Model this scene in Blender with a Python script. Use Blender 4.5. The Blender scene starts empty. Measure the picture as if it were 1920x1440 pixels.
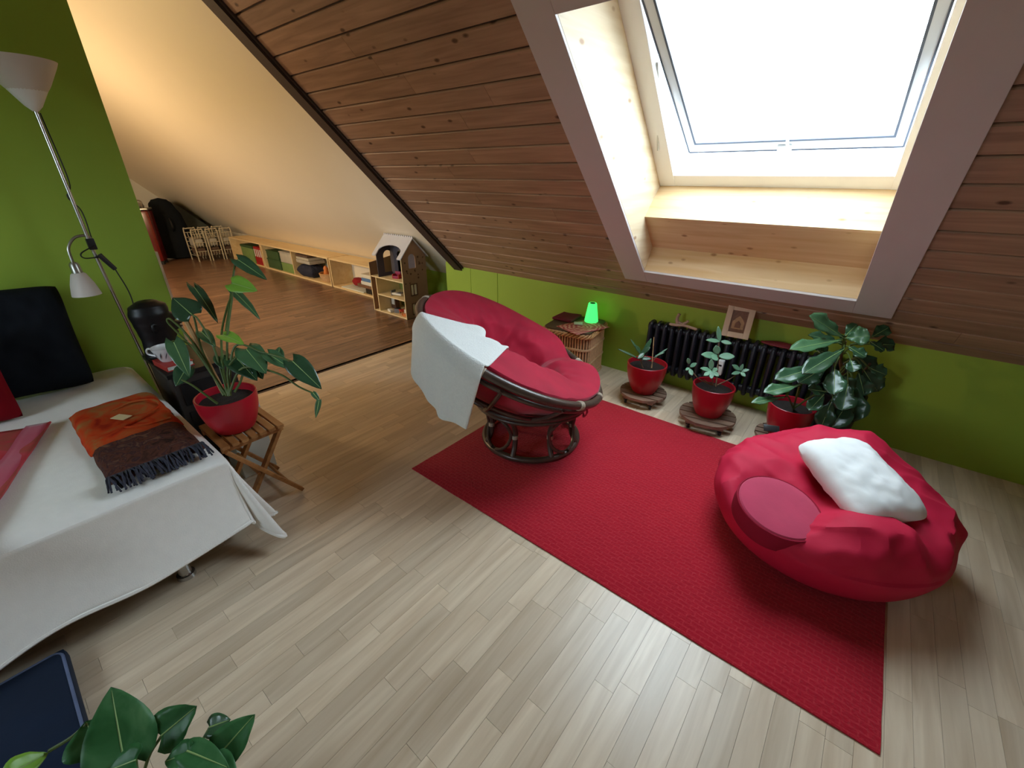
import bpy, bmesh, math, random
from mathutils import Vector, Matrix, noise as mnoise
random.seed(7)
scene = bpy.context.scene
COL = scene.collection
PI = math.pi

# ------------------------------------------------------------------ camera
cam_d = bpy.data.cameras.new('camera'); cam = bpy.data.objects.new('camera', cam_d); COL.objects.link(cam)
cam_d.sensor_fit = 'HORIZONTAL'; cam_d.sensor_width = 36.0
cam_d.lens = 36.0 * 800.91 / 1920.0
cam_d.clip_start = 0.02; cam_d.clip_end = 200
RT = Vector((0.7741536, 0.6329851, 0.0040184))      # camera right, down and forward in the room
DN = Vector((0.2798348, -0.3365355, -0.8991309))
FW = Vector((-0.5677841, 0.6971899, -0.4376614))
cam.matrix_world = Matrix(((RT.x, -DN.x, -FW.x, 0), (RT.y, -DN.y, -FW.y, 0), (RT.z, -DN.z, -FW.z, 1.5), (0, 0, 0, 1)))
scene.camera = cam

# ------------------------------------------------------------------ sky, light, exposure
SKY = 12.0
world = bpy.data.worlds.new('overcast_sky'); scene.world = world; world.use_nodes = True
bgn = world.node_tree.nodes['Background']; bgn.inputs[1].default_value = SKY
wt = world.node_tree; wtc = wt.nodes.new('ShaderNodeTexCoord'); wsx = wt.nodes.new('ShaderNodeSeparateXYZ'); wrp = wt.nodes.new('ShaderNodeValToRGB')
wrp.color_ramp.elements[0].position = 0.49; wrp.color_ramp.elements[0].color = (0.055, 0.052, 0.045, 1)      # ground and roofs below the horizon
wrp.color_ramp.elements[1].position = 0.51; wrp.color_ramp.elements[1].color = (0.74, 0.88, 1.0, 1)           # even bright cloud above
wmr = wt.nodes.new('ShaderNodeMapRange'); wmr.inputs[1].default_value = -1; wmr.inputs[2].default_value = 1
wt.links.new(wtc.outputs['Generated'], wsx.inputs[0]); wt.links.new(wsx.outputs['Z'], wmr.inputs[0]); wt.links.new(wmr.outputs[0], wrp.inputs[0]); wt.links.new(wrp.outputs[0], bgn.inputs[0])
scene.view_settings.view_transform = 'Standard'; scene.view_settings.look = 'None'
scene.view_settings.exposure = 0.45; scene.view_settings.gamma = 1.0; scene.view_settings.use_curve_mapping = False
scene.cycles.use_denoising = True
scene.cycles.max_bounces = 8; scene.cycles.diffuse_bounces = 5; scene.cycles.transparent_max_bounces = 12
scene.cycles.sample_clamp_indirect = 8.0; scene.cycles.adaptive_threshold = 0.02

SLOPE = math.radians(44.0); CS, SS = math.cos(SLOPE), math.sin(SLOPE)
YW, HK = 3.1935, 0.6435                              # knee wall plane and height
def sl(x, s, w):                                     # point on the roof slope: s up the slope, w outwards
    return Vector((x, YW - CS*s + SS*w, HK + SS*s + CS*w))

def area(name, loc, target, sx, sy, power, col, portal=False):
    d = bpy.data.lights.new(name, 'AREA'); d.shape = 'RECTANGLE'; d.size = sx; d.size_y = sy; d.energy = power; d.color = col
    o = bpy.data.objects.new(name, d); COL.objects.link(o); o.location = loc
    o.rotation_euler = (Vector(target) - Vector(loc)).to_track_quat('-Z', 'Y').to_euler()
    if portal: d.cycles.is_portal = True
    return o
pc = sl(-0.58, 1.37, 0.40)
for px_, pw_ in ((-1.80, 1.0), (-4.9, 1.8)): area('rear_window_portal', (px_, -2.23, 1.6), (px_, 0, 1.6), pw_, 1.02, 1, (1, 1, 1), portal=True)  # portals of the added fill window and of the alcove window
area('skylight_portal', pc, pc + Vector((0, -SS, -CS)), 1.30, 1.40, 1, (1, 1, 1), portal=True)

# ------------------------------------------------------------------ materials
MATS = {}
def new_mat(name):
    m = bpy.data.materials.new(name); m.use_nodes = True; MATS[name] = m
    return m, m.node_tree, m.node_tree.nodes['Principled BSDF']
def srgb(r, g, b):
    f = lambda c: ((c/255.0 + 0.055)/1.055)**2.4 if c > 10 else c/255.0/12.92
    return (f(r), f(g), f(b), 1)
def plain(name, col, rough=0.6, metal=0.0, var=0.08, scale=12, bump=0.0, bscale=60, spec=0.5, sheen=0.0, coat=0.0, emit=None, estr=0.0, objvar=0.0):
    m, nt, b = new_mat(name); N, L = nt.nodes, nt.links
    b.inputs['Roughness'].default_value = rough; b.inputs['Metallic'].default_value = metal
    b.inputs['Specular IOR Level'].default_value = spec
    if sheen: b.inputs['Sheen Weight'].default_value = sheen
    if coat: b.inputs['Coat Weight'].default_value = coat
    tc = N.new('ShaderNodeTexCoord')
    no = N.new('ShaderNodeTexNoise'); no.inputs['Scale'].default_value = scale; no.inputs['Detail'].default_value = 4
    L.new(tc.outputs['Object'], no.inputs['Vector'])
    mx = N.new('ShaderNodeMix'); mx.data_type = 'RGBA'
    c = Vector(col[:3]); lo = c*(1-var*1.6); hi = c*(1+var*1.6)
    mx.inputs[6].default_value = (*lo, 1); mx.inputs[7].default_value = (*[min(1, v) for v in hi], 1)
    L.new(no.outputs['Fac'], mx.inputs[0]); out = mx.outputs[2]
    if objvar:
        oi = N.new('ShaderNodeObjectInfo'); hs = N.new('ShaderNodeHueSaturation')
        mr = N.new('ShaderNodeMapRange'); mr.inputs[3].default_value = 1-objvar; mr.inputs[4].default_value = 1+objvar
        L.new(oi.outputs['Random'], mr.inputs[0]); L.new(mr.outputs[0], hs.inputs['Value']); L.new(out, hs.inputs['Color']); out = hs.outputs[0]
    L.new(out, b.inputs['Base Color'])
    if bump:
        n2 = N.new('ShaderNodeTexNoise'); n2.inputs['Scale'].default_value = bscale; n2.inputs['Detail'].default_value = 3
        L.new(tc.outputs['Object'], n2.inputs['Vector'])
        bp = N.new('ShaderNodeBump'); bp.inputs['Strength'].default_value = bump; bp.inputs['Distance'].default_value = 0.004
        L.new(n2.outputs['Fac'], bp.inputs['Height']); L.new(bp.outputs[0], b.inputs['Normal'])
    if emit:
        b.inputs['Emission Color'].default_value = emit; b.inputs['Emission Strength'].default_value = estr
    return m
def wood(name, c1, c2, axis=0, stretch=14, scale=9, rough=0.5, objvar=0.1, knots=0.0, knotcol=(0.1, 0.04, 0.015), spec=0.4, kscale=2.6, local=False, bump=0.05):
    m, nt, b = new_mat(name); N, L = nt.nodes, nt.links
    b.inputs['Roughness'].default_value = rough; b.inputs['Specular IOR Level'].default_value = spec
    oi = N.new('ShaderNodeObjectInfo')
    if local: src = N.new('ShaderNodeTexCoord').outputs['Object']
    else: src = N.new('ShaderNodeNewGeometry').outputs['Position']
    cv = N.new('ShaderNodeCombineXYZ'); mu = N.new('ShaderNodeMath'); mu.operation = 'MULTIPLY'; mu.inputs[1].default_value = 37.0
    L.new(oi.outputs['Random'], mu.inputs[0])
    for i in range(3): L.new(mu.outputs[0], cv.inputs[i])
    ad = N.new('ShaderNodeVectorMath'); ad.operation = 'ADD'; L.new(src, ad.inputs[0]); L.new(cv.outputs[0], ad.inputs[1])
    mp = N.new('ShaderNodeMapping'); sc = [scale*stretch/4]*3; sc[axis] = scale/4; mp.inputs['Scale'].default_value = sc
    L.new(ad.outputs[0], mp.inputs['Vector'])
    no = N.new('ShaderNodeTexNoise'); no.inputs['Scale'].default_value = 1.0; no.inputs['Detail'].default_value = 6; no.inputs['Distortion'].default_value = 0.6
    L.new(mp.outputs[0], no.inputs['Vector'])
    rp = N.new('ShaderNodeValToRGB'); rp.color_ramp.elements[0].position = 0.3; rp.color_ramp.elements[1].position = 0.72
    rp.color_ramp.elements[0].color = (*c1[:3], 1); rp.color_ramp.elements[1].color = (*c2[:3], 1)
    L.new(no.outputs['Fac'], rp.inputs[0]); out = rp.outputs[0]
    if knots:
        m2 = N.new('ShaderNodeMapping'); s2 = [kscale*1.5]*3; s2[axis] = kscale*0.8; m2.inputs['Scale'].default_value = s2
        L.new(ad.outputs[0], m2.inputs['Vector'])
        vo = N.new('ShaderNodeTexVoronoi'); vo.inputs['Scale'].default_value = 1.0; L.new(m2.outputs[0], vo.inputs['Vector'])
        r2 = N.new('ShaderNodeValToRGB'); r2.color_ramp.elements[0].position = 0.07; r2.color_ramp.elements[1].position = 0.15
        r2.color_ramp.elements[0].color = (knots, knots, knots, 1); r2.color_ramp.elements[1].color = (0, 0, 0, 1)
        L.new(vo.outputs['Distance'], r2.inputs[0])
        mk = N.new('ShaderNodeMix'); mk.data_type = 'RGBA'; mk.inputs[7].default_value = (*knotcol, 1)
        L.new(r2.outputs[0], mk.inputs[0]); L.new(out, mk.inputs[6]); out = mk.outputs[2]
    hs = N.new('ShaderNodeHueSaturation'); mr = N.new('ShaderNodeMapRange'); mr.inputs[3].default_value = 1-objvar; mr.inputs[4].default_value = 1+objvar
    L.new(oi.outputs['Random'], mr.inputs[0]); L.new(mr.outputs[0], hs.inputs['Value']); L.new(out, hs.inputs['Color'])
    L.new(hs.outputs[0], b.inputs['Base Color'])
    if bump:
        bp = N.new('ShaderNodeBump'); bp.inputs['Strength'].default_value = bump; bp.inputs['Distance'].default_value = 0.003
        L.new(no.outputs['Fac'], bp.inputs['Height']); L.new(bp.outputs[0], b.inputs['Normal'])
    return m

# ------------------------------------------------------------------ mesh helpers
class MB:
    def __init__(s): s.bm = bmesh.new()
    def box(s, x0, x1, y0, y1, z0, z1, bev=0.0, mtx=None):
        vs = [s.bm.verts.new(p) for p in ((x0,y0,z0),(x1,y0,z0),(x1,y1,z0),(x0,y1,z0),(x0,y0,z1),(x1,y0,z1),(x1,y1,z1),(x0,y1,z1))]
        fs = [s.bm.faces.new([vs[i] for i in f]) for f in ((3,2,1,0),(4,5,6,7),(0,1,5,4),(1,2,6,5),(2,3,7,6),(3,0,4,7))]
        if bev:
            es = list({e for f in fs for e in f.edges})
            r = bmesh.ops.bevel(s.bm, geom=es, offset=bev, segments=2, affect='EDGES', profile=0.6)
            vs = list({v for f in r['faces'] for v in f.verts} | {v for v in vs if v.is_valid})
        if mtx is not None:
            for v in {v for v in vs if v.is_valid}: v.co = mtx @ v.co
        return s
    def bar(s, a, b, w, t, up=(0, 0, 1), bev=0.0):           # a rectangular bar from a to b
        a, b = Vector(a), Vector(b); d = b - a; L = d.length; z = d.normalized(); x = Vector(up).cross(z)
        if x.length < 1e-4: x = Vector((1, 0, 0)).cross(z)
        x.normalize(); y = z.cross(x)
        m = Matrix(((x.x,y.x,z.x,a.x),(x.y,y.y,z.y,a.y),(x.z,y.z,z.z,a.z),(0,0,0,1)))
        return s.box(-w/2, w/2, -t/2, t/2, 0, L, bev, m)
    def tube(s, pts, r, seg=10, closed=False, cap=True):
        pts = [Vector(p) for p in pts]; n = len(pts); rs = r if isinstance(r, (list, tuple)) else [r]*n
        rings = []; prev = None
        for i, p in enumerate(pts):
            if closed: t = pts[(i+1) % n] - pts[i-1]
            else: t = pts[min(i+1, n-1)] - pts[max(i-1, 0)]
            if t.length < 1e-9: t = Vector((0,0,1))
            t.normalize()
            if prev is None:
                u = t.cross(Vector((0,0,1)))
                if u.length < 1e-3: u = t.cross(Vector((1,0,0)))
            else: u = prev - t*prev.dot(t)
            u.normalize(); prev = u; v = t.cross(u)
            rings.append([s.bm.verts.new(p + rs[i]*(math.cos(2*PI*k/seg)*u + math.sin(2*PI*k/seg)*v)) for k in range(seg)])
        for i in range(n if closed else n-1):
            A, B = rings[i], rings[(i+1) % n]
            off = 0
            if closed and i == n-1: off = min(range(seg), key=lambda o: (A[0].co - B[o].co).length)
            for k in range(seg):
                s.bm.faces.new((A[k], A[(k+1) % seg], B[(k+1+off) % seg], B[(k+off) % seg]))
        if cap and not closed:
            s.bm.faces.new(rings[0][::-1]); s.bm.faces.new(rings[-1])
        return s
    def lathe(s, prof, seg=32, c=(0, 0, 0), mtx=None):         # profile of (r, z)
        rings = []; M = mtx or Matrix.Translation(c)
        for r, z in prof:
            if r < 1e-5: rings.append([s.bm.verts.new(M @ Vector((0, 0, z)))])
            else: rings.append([s.bm.verts.new(M @ Vector((r*math.cos(2*PI*k/seg), r*math.sin(2*PI*k/seg), z))) for k in range(seg)])
        for A, B in zip(rings, rings[1:]):
            for k in range(seg):
                a = [A[0]] if len(A) == 1 else [A[k], A[(k+1) % seg]]
                b = [B[0]] if len(B) == 1 else [B[(k+1) % seg], B[k]]
                if len(a) + len(b) >= 3: s.bm.faces.new(a + b)
        return s
    def grid(s, fn, nu, nv, closed_u=False):
        V = [[s.bm.verts.new(fn(i/(nu if closed_u else nu-1), j/(nv-1))) for j in range(nv)] for i in range(nu)]
        for i in range(nu if closed_u else nu-1):
            for j in range(nv-1):
                s.bm.faces.new((V[i][j], V[(i+1) % nu][j], V[(i+1) % nu][j+1], V[i][j+1]))
        return V
    def prism(s, poly, t, mtx=None):                         # polygon in xy extruded along z
        M = mtx or Matrix()
        a = [s.bm.verts.new(M @ Vector((x, y, 0))) for x, y in poly]; b = [s.bm.verts.new(M @ Vector((x, y, t))) for x, y in poly]
        s.bm.faces.new(a[::-1]); s.bm.faces.new(b)
        for i in range(len(poly)): j = (i+1) % len(poly); s.bm.faces.new((a[i], a[j], b[j], b[i]))
        return s
    def thick(s, t):
        bmesh.ops.recalc_face_normals(s.bm, faces=s.bm.faces)
        bmesh.ops.solidify(s.bm, geom=list(s.bm.faces), thickness=t); return s
    def mesh(s, name, smooth=True):
        bmesh.ops.recalc_face_normals(s.bm, faces=s.bm.faces)
        me = bpy.data.meshes.new(name); s.bm.to_mesh(me); s.bm.free()
        if smooth:
            for p in me.polygons: p.use_smooth = True
            me.set_sharp_from_angle(angle=math.radians(38))
        return me
    def build(s, name, mat, parent=None, smooth=True, loc=None):
        return link(name, s.mesh(name, smooth), mat, parent, loc)
def link(name, me, mat, parent=None, loc=None):
    if mat is not None and not me.materials: me.materials.append(MATS[mat] if isinstance(mat, str) else mat)
    o = bpy.data.objects.new(name, me); COL.objects.link(o); o.parent = parent
    if loc is not None: o.location = loc
    return o
def tag(o, label, cat, group=None):
    o['label'] = label; o['category'] = cat
    if group: o['group'] = group
    return o
def thing(name, label, cat, loc=(0, 0, 0), rotz=0.0, group=None):
    o = bpy.data.objects.new(name, None); COL.objects.link(o); o.empty_display_size = 0.1
    o.location = loc; o.rotation_euler = (0, 0, rotz); return tag(o, label, cat, group)
def struct(o): o['kind'] = 'structure'; return o
def subsurf(o, lv=2):
    md = o.modifiers.new('subsurf', 'SUBSURF'); md.levels = lv; md.render_levels = lv; return o
def solid(o, t):
    md = o.modifiers.new('solid', 'SOLIDIFY'); md.thickness = t; md.offset = 0; return o
def frame_mtx(o, z, x=None):                                # matrix at o with local z along z, x hint
    z = Vector(z).normalized(); x = Vector(x) if x is not None else Vector((1, 0, 0))
    y = z.cross(x)
    if y.length < 1e-4: y = z.cross(Vector((0, 1, 0)))
    y.normalize(); x = y.cross(z)
    return Matrix(((x.x,y.x,z.x,o[0]),(x.y,y.y,z.y,o[1]),(x.z,y.z,z.z,o[2]),(0,0,0,1)))
def spline(pts, n=8):                                       # Catmull-Rom through points
    P = [Vector(p) for p in pts]; P = [2*P[0]-P[1]] + P + [2*P[-1]-P[-2]]; out = []
    for i in range(1, len(P)-2):
        a, b, c, d = P[i-1:i+3]
        for k in range(n):
            t = k/n
            out.append(0.5*((2*b) + (c-a)*t + (2*a-5*b+4*c-d)*t*t + (3*b-a-3*c+d)*t**3))
    out.append(P[-2]); return out
# ------------------------------------------------------------------ the materials of the place
plain('green_paint', srgb(152, 182, 60), 0.65, var=0.03, scale=3, bump=0.05, bscale=120)
plain('white_paint', srgb(236, 226, 206), 0.55, var=0.015, scale=2, bump=0.03, bscale=90)
plain('off_white_paint', srgb(225, 220, 208), 0.7, var=0.02)
plain('mauve_trim_paint', srgb(196, 187, 187), 0.5, var=0.03, scale=6, bump=0.03, bscale=120)
plain('white_lacquer', srgb(240, 240, 238), 0.35, var=0.01)
plain('sash_paint', srgb(196, 200, 204), 0.4, var=0.01); plain('gasket_grey', srgb(70, 78, 92), 0.6)
plain('black_beam', srgb(62, 46, 38), 0.7, var=0.15, scale=8, bump=0.25, bscale=60)
plain('groove_shadow', srgb(48, 32, 24), 0.9)
wood('ceiling_board', srgb(142, 110, 88), srgb(176, 140, 114), axis=0, stretch=16, scale=9, rough=0.5, objvar=0.08, knots=0.9, knotcol=srgb(70, 42, 28)[:3], kscale=7.5)
wood('pine', srgb(208, 172, 124), srgb(228, 202, 162), axis=0, stretch=14, scale=6, rough=0.55, objvar=0.03, knots=0.7, knotcol=srgb(140, 88, 50)[:3], kscale=8.0)
wood('pine_upright', srgb(206, 182, 146), srgb(226, 210, 182), axis=1, stretch=14, scale=6, rough=0.55, objvar=0.03, knots=0.7, knotcol=srgb(140, 88, 50)[:3], kscale=7.0)
wood('beech_strip', srgb(202, 178, 150), srgb(227, 207, 181), axis=1, stretch=13, scale=9, rough=0.32, objvar=0.11, spec=0.5, bump=0.01)
wood('walnut_strip', srgb(90, 66, 52), srgb(148, 112, 88), axis=1, stretch=10, scale=8, rough=0.28, objvar=0.2, spec=0.5, bump=0.01)
plain('floor_joint', srgb(176, 152, 120), 0.7)
plain('dark_floor_joint', srgb(50, 30, 20), 0.7)
wood('shelf_pine', srgb(222, 190, 138), srgb(238, 214, 168), axis=0, stretch=10, scale=5, rough=0.5, objvar=0.03)
wood('teak', srgb(142, 92, 48), srgb(180, 126, 74), axis=0, stretch=8, scale=14, rough=0.5, objvar=0.12, local=True)
wood('dolly_wood', srgb(104, 80, 64), srgb(152, 124, 104), axis=0, stretch=8, scale=14, rough=0.6, objvar=0.1, local=True)
plain('red_glaze', srgb(172, 22, 40), 0.32, var=0.04, spec=0.5)
plain('soil', srgb(36, 28, 24), 0.95, var=0.4, scale=60, bump=1.0, bscale=90)
plain('leaf_dark', srgb(48, 80, 54), 0.26, var=0.18, scale=14, bump=0.2, bscale=25, objvar=0.18)
plain('leaf_mid', srgb(64, 100, 66), 0.28, var=0.18, scale=14, bump=0.2, bscale=25, objvar=0.18)
plain('leaf_bright', srgb(128, 178, 62), 0.4, var=0.12, scale=14, bump=0.2, bscale=25)
plain('leaf_succulent', srgb(104, 146, 116), 0.4, var=0.1, scale=10, objvar=0.12)
plain('leaf_vein', srgb(150, 180, 110), 0.5)
plain('stem_green', srgb(84, 104, 48), 0.55, var=0.15)
plain('stem_brown', srgb(94, 70, 44), 0.7, var=0.2)
plain('stake_wood', srgb(196, 156, 106), 0.7, var=0.1)
plain('rattan', srgb(72, 56, 48), 0.32, var=0.2, scale=25, bump=0.15, bscale=50, spec=0.6)
plain('rattan_binding', srgb(176, 160, 142), 0.5, var=0.2, scale=80)
plain('red_velvet', srgb(164, 10, 46), 0.75, var=0.2, scale=7, bump=0.15, bscale=14, sheen=0.15, spec=0.25)
plain('white_terry', srgb(226, 226, 222), 0.95, var=0.04, scale=80, bump=1.0, bscale=160, sheen=0.2, spec=0.1)
plain('bag_cotton', srgb(196, 26, 62), 0.7, var=0.05, scale=6, bump=0.08, bscale=70, spec=0.3)
plain('cushion_pink', srgb(190, 62, 92), 0.85, var=0.1, scale=10, bump=0.15, bscale=30, sheen=0.25, spec=0.2)
plain('cushion_red_side', srgb(150, 24, 50), 0.85, var=0.08, scale=10, spec=0.2)
plain('white_cotton', srgb(240, 240, 238), 0.85, var=0.02, scale=20, bump=0.12, bscale=20, spec=0.2)
plain('black_tag', srgb(28, 28, 30), 0.35)
plain('grey_print', srgb(190, 196, 204), 0.5)
plain('iron_black', srgb(34, 34, 44), 0.38, var=0.1, spec=0.5)
plain('black_wood', srgb(16, 15, 17), 0.42, var=0.2, spec=0.4)
plain('black_fabric', srgb(22, 26, 32), 0.85, var=0.15, scale=20, bump=0.2, bscale=60, spec=0.15)
plain('crimson_fabric', srgb(132, 10, 26), 0.85, var=0.08, spec=0.15)
plain('fleece', srgb(243, 239, 234), 0.95, var=0.03, scale=30, bump=0.22, bscale=260, sheen=0.3, spec=0.1)
plain('sofa_fabric', srgb(120, 116, 112), 0.9, var=0.05)
plain('chrome', srgb(200, 200, 202), 0.22, metal=1.0, var=0.02)
plain('brushed_steel', srgb(170, 168, 162), 0.35, metal=1.0, var=0.04)
plain('frosted_glass', srgb(216, 208, 200), 0.5, var=0.02)
plain('black_plastic', srgb(22, 22, 24), 0.45)
plain('porcelain', srgb(222, 224, 226), 0.25, var=0.02, spec=0.6)
plain('navy_velvet', srgb(10, 28, 52), 0.8, var=0.35, scale=5, bump=0.25, bscale=18, sheen=0.08, spec=0.2)
plain('navy_piping', srgb(96, 108, 140), 0.8, var=0.2)
plain('wicker', srgb(198, 160, 120), 0.65, var=0.22, scale=40, bump=0.4, bscale=90)
plain('wicker_braid', srgb(196, 150, 98), 0.6, var=0.22, scale=40, bump=0.4, bscale=90)
plain('brown_lid', srgb(92, 74, 58), 0.55, var=0.1)
plain('green_lamp', (0.02, 0.5, 0.08, 1), 0.5, var=0.0, emit=(0.06, 1.0, 0.16, 1), estr=1.1)
plain('card_white', srgb(216, 222, 214), 0.6)
plain('maroon_cloth', srgb(116, 36, 62), 0.85, var=0.1)
plain('frame_cream', srgb(206, 184, 160), 0.55, var=0.04)
plain('print_brown', srgb(122, 86, 66), 0.6, var=0.25, scale=60)
plain('print_gold', srgb(176, 142, 104), 0.6, var=0.2, scale=60)
plain('ornament_wood', srgb(168, 140, 122), 0.6, var=0.2, scale=40)
plain('radiator_red', srgb(112, 26, 36), 0.7, var=0.2)
plain('doll_side', srgb(150, 116, 92), 0.7, var=0.1, scale=14)
plain('doll_spot', srgb(92, 60, 44), 0.7)
plain('doll_roof', srgb(206, 206, 214), 0.6, var=0.03)
plain('doll_grey', srgb(78, 74, 84), 0.7, var=0.08)
plain('doll_edge', srgb(236, 214, 168), 0.6)
plain('doll_green', srgb(150, 160, 84), 0.7)
plain('doll_cream', srgb(228, 222, 204), 0.7)
plain('toy_red', srgb(176, 52, 44), 0.5); plain('toy_magenta', srgb(150, 26, 76), 0.5); plain('toy_grey', srgb(110, 112, 120), 0.5)
plain('toy_orange', srgb(222, 130, 62), 0.5); plain('toy_white', srgb(224, 222, 214), 0.5); plain('toy_blue', srgb(90, 130, 180), 0.5)
plain('box_green', srgb(58, 86, 50), 0.6, var=0.1); plain('box_lime', srgb(118, 146, 84), 0.5, var=0.08)
plain('clear_plastic', srgb(190, 184, 170), 0.3, var=0.1); plain('navy_fabric', srgb(34, 38, 58), 0.85, var=0.15)
plain('paper_grey', srgb(176, 170, 158), 0.8, var=0.12); plain('binder_red', srgb(164, 32, 34), 0.55); plain('brown_fabric', srgb(96, 74, 60), 0.85, var=0.3, scale=20)
plain('case_red', srgb(104, 10, 14), 0.25, var=0.06, spec=0.6); plain('tarp_grey', srgb(74, 80, 76), 0.6, var=0.15); plain('wire_cream', srgb(196, 184, 158), 0.5)
plain('plush_red', srgb(142, 24, 30), 0.95, var=0.2, scale=40, bump=1.0, bscale=60)
plain('lath_beige', srgb(206, 180, 146), 0.6)
plain('fringe_dark', srgb(52, 52, 66), 0.9, var=0.5, scale=70, bump=0.6, bscale=120)
plain('cord_black', srgb(16, 16, 16), 0.5)
plain('book_brown', srgb(120, 84, 60), 0.7, var=0.2); plain('trunk_dark', srgb(34, 26, 22), 0.6, var=0.3, scale=20)

def patterned(name, base, spots, scale, rough=0.9):          # blotchy woven or printed cloth: list of (colour, position)
    m, nt, b = new_mat(name); N, L = nt.nodes, nt.links
    b.inputs['Roughness'].default_value = rough; b.inputs['Specular IOR Level'].default_value = 0.15
    tc = N.new('ShaderNodeTexCoord'); no = N.new('ShaderNodeTexNoise'); no.inputs['Scale'].default_value = scale; no.inputs['Detail'].default_value = 5; no.inputs['Distortion'].default_value = 1.2
    L.new(tc.outputs['Object'], no.inputs['Vector'])
    rp = N.new('ShaderNodeValToRGB'); cr = rp.color_ramp
    cr.elements[0].position = 0.3; cr.elements[0].color = base; cr.elements[1].position = spots[-1][1]; cr.elements[1].color = spots[-1][0]
    for c, p in spots[:-1]: e = cr.elements.new(p); e.color = c
    L.new(no.outputs['Fac'], rp.inputs[0]); L.new(rp.outputs[0], b.inputs['Base Color'])
    return m
patterned('scarf_orange', srgb(150, 30, 14), [(srgb(190, 62, 22), 0.45), (srgb(176, 84, 40), 0.58), (srgb(150, 110, 60), 0.7)], 9)
patterned('scarf_paisley', srgb(40, 24, 24), [(srgb(92, 54, 42), 0.48), (srgb(58, 36, 40), 0.55), (srgb(110, 76, 60), 0.68)], 22)
patterned('throw_red', srgb(186, 52, 62), [(srgb(200, 74, 84), 0.45), (srgb(170, 84, 74), 0.6), (srgb(196, 66, 76), 0.72)], 7)
patterned('bag_pattern', srgb(60, 40, 34), [(srgb(150, 110, 80), 0.48), (srgb(90, 44, 40), 0.56), (srgb(190, 160, 130), 0.7)], 26)
patterned('variegated_leaf', srgb(48, 96, 52), [(srgb(62, 112, 66), 0.5), (srgb(76, 124, 78), 0.62), (srgb(96, 140, 92), 0.8)], 12, 0.36)

def rug_mat():                                              # low pile with rows of lighter flecks
    m, nt, b = new_mat('rug_pile'); N, L = nt.nodes, nt.links
    b.inputs['Roughness'].default_value = 0.95; b.inputs['Specular IOR Level'].default_value = 0.1; b.inputs['Sheen Weight'].default_value = 0.15
    g = N.new('ShaderNodeNewGeometry'); mp = N.new('ShaderNodeMapping'); mp.inputs['Scale'].default_value = (1, 1, 1); L.new(g.outputs['Position'], mp.inputs['Vector'])
    br = N.new('ShaderNodeTexBrick'); br.inputs['Scale'].default_value = 1.0; br.inputs['Brick Width'].default_value = 0.046; br.inputs['Row Height'].default_value = 0.020
    br.inputs['Mortar Size'].default_value = 0.004; br.inputs['Mortar Smooth'].default_value = 0.8
    mp.inputs['Rotation'].default_value = (0, 0, 0); L.new(mp.outputs[0], br.inputs['Vector'])
    br.inputs['Color1'].default_value = srgb(172, 24, 42); br.inputs['Color2'].default_value = srgb(160, 20, 38); br.inputs['Mortar'].default_value = srgb(190, 50, 60)
    no = N.new('ShaderNodeTexNoise'); no.inputs['Scale'].default_value = 95; no.inputs['Detail'].default_value = 4; L.new(g.outputs['Position'], no.inputs['Vector'])
    mx = N.new('ShaderNodeMix'); mx.data_type = 'RGBA'; mx.inputs[6].default_value = srgb(168, 22, 40); L.new(no.outputs['Fac'], mx.inputs[0]); L.new(br.outputs[0], mx.inputs[7])
    L.new(mx.outputs[2], b.inputs['Base Color'])
    bp = N.new('ShaderNodeBump'); bp.inputs['Strength'].default_value = 0.9; bp.inputs['Distance'].default_value = 0.006
    L.new(no.outputs['Fac'], bp.inputs['Height']); L.new(bp.outputs[0], b.inputs['Normal'])
rug_mat()
def print_mat(name, ground, ink, w, h):                      # printed squiggle paper
    m, nt, b = new_mat(name); N, L = nt.nodes, nt.links
    b.inputs['Roughness'].default_value = 0.7
    tc = N.new('ShaderNodeTexCoord'); wv = N.new('ShaderNodeTexWave'); wv.wave_type = 'RINGS'; wv.rings_direction = 'Z'; wv.inputs['Scale'].default_value = w; wv.inputs['Distortion'].default_value = 6; wv.inputs['Detail'].default_value = 1; wv.inputs['Detail Scale'].default_value = h
    L.new(tc.outputs['Object'], wv.inputs['Vector'])
    rp = N.new('ShaderNodeValToRGB'); rp.color_ramp.elements[0].position = 0.4; rp.color_ramp.elements[1].position = 0.6
    rp.color_ramp.elements[0].color = ground; rp.color_ramp.elements[1].color = ink
    L.new(wv.outputs['Fac'], rp.inputs[0]); L.new(rp.outputs[0], b.inputs['Base Color'])
print_mat('printed_napkin', srgb(206, 150, 130), srgb(172, 72, 72), 9, 2)
def glass_mat():
    m, nt, b = new_mat('window_glass'); N, L = nt.nodes, nt.links
    tr = N.new('ShaderNodeBsdfTransparent'); tr.inputs[0].default_value = (0.95, 0.97, 0.97, 1)
    gl = N.new('ShaderNodeBsdfGlossy'); gl.inputs['Roughness'].default_value = 0.02
    mx = N.new('ShaderNodeMixShader'); mx.inputs[0].default_value = 0.05
    L.new(tr.outputs[0], mx.inputs[1]); L.new(gl.outputs[0], mx.inputs[2])
    L.new(mx.outputs[0], N['Material Output'].inputs[0])
glass_mat()
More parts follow.
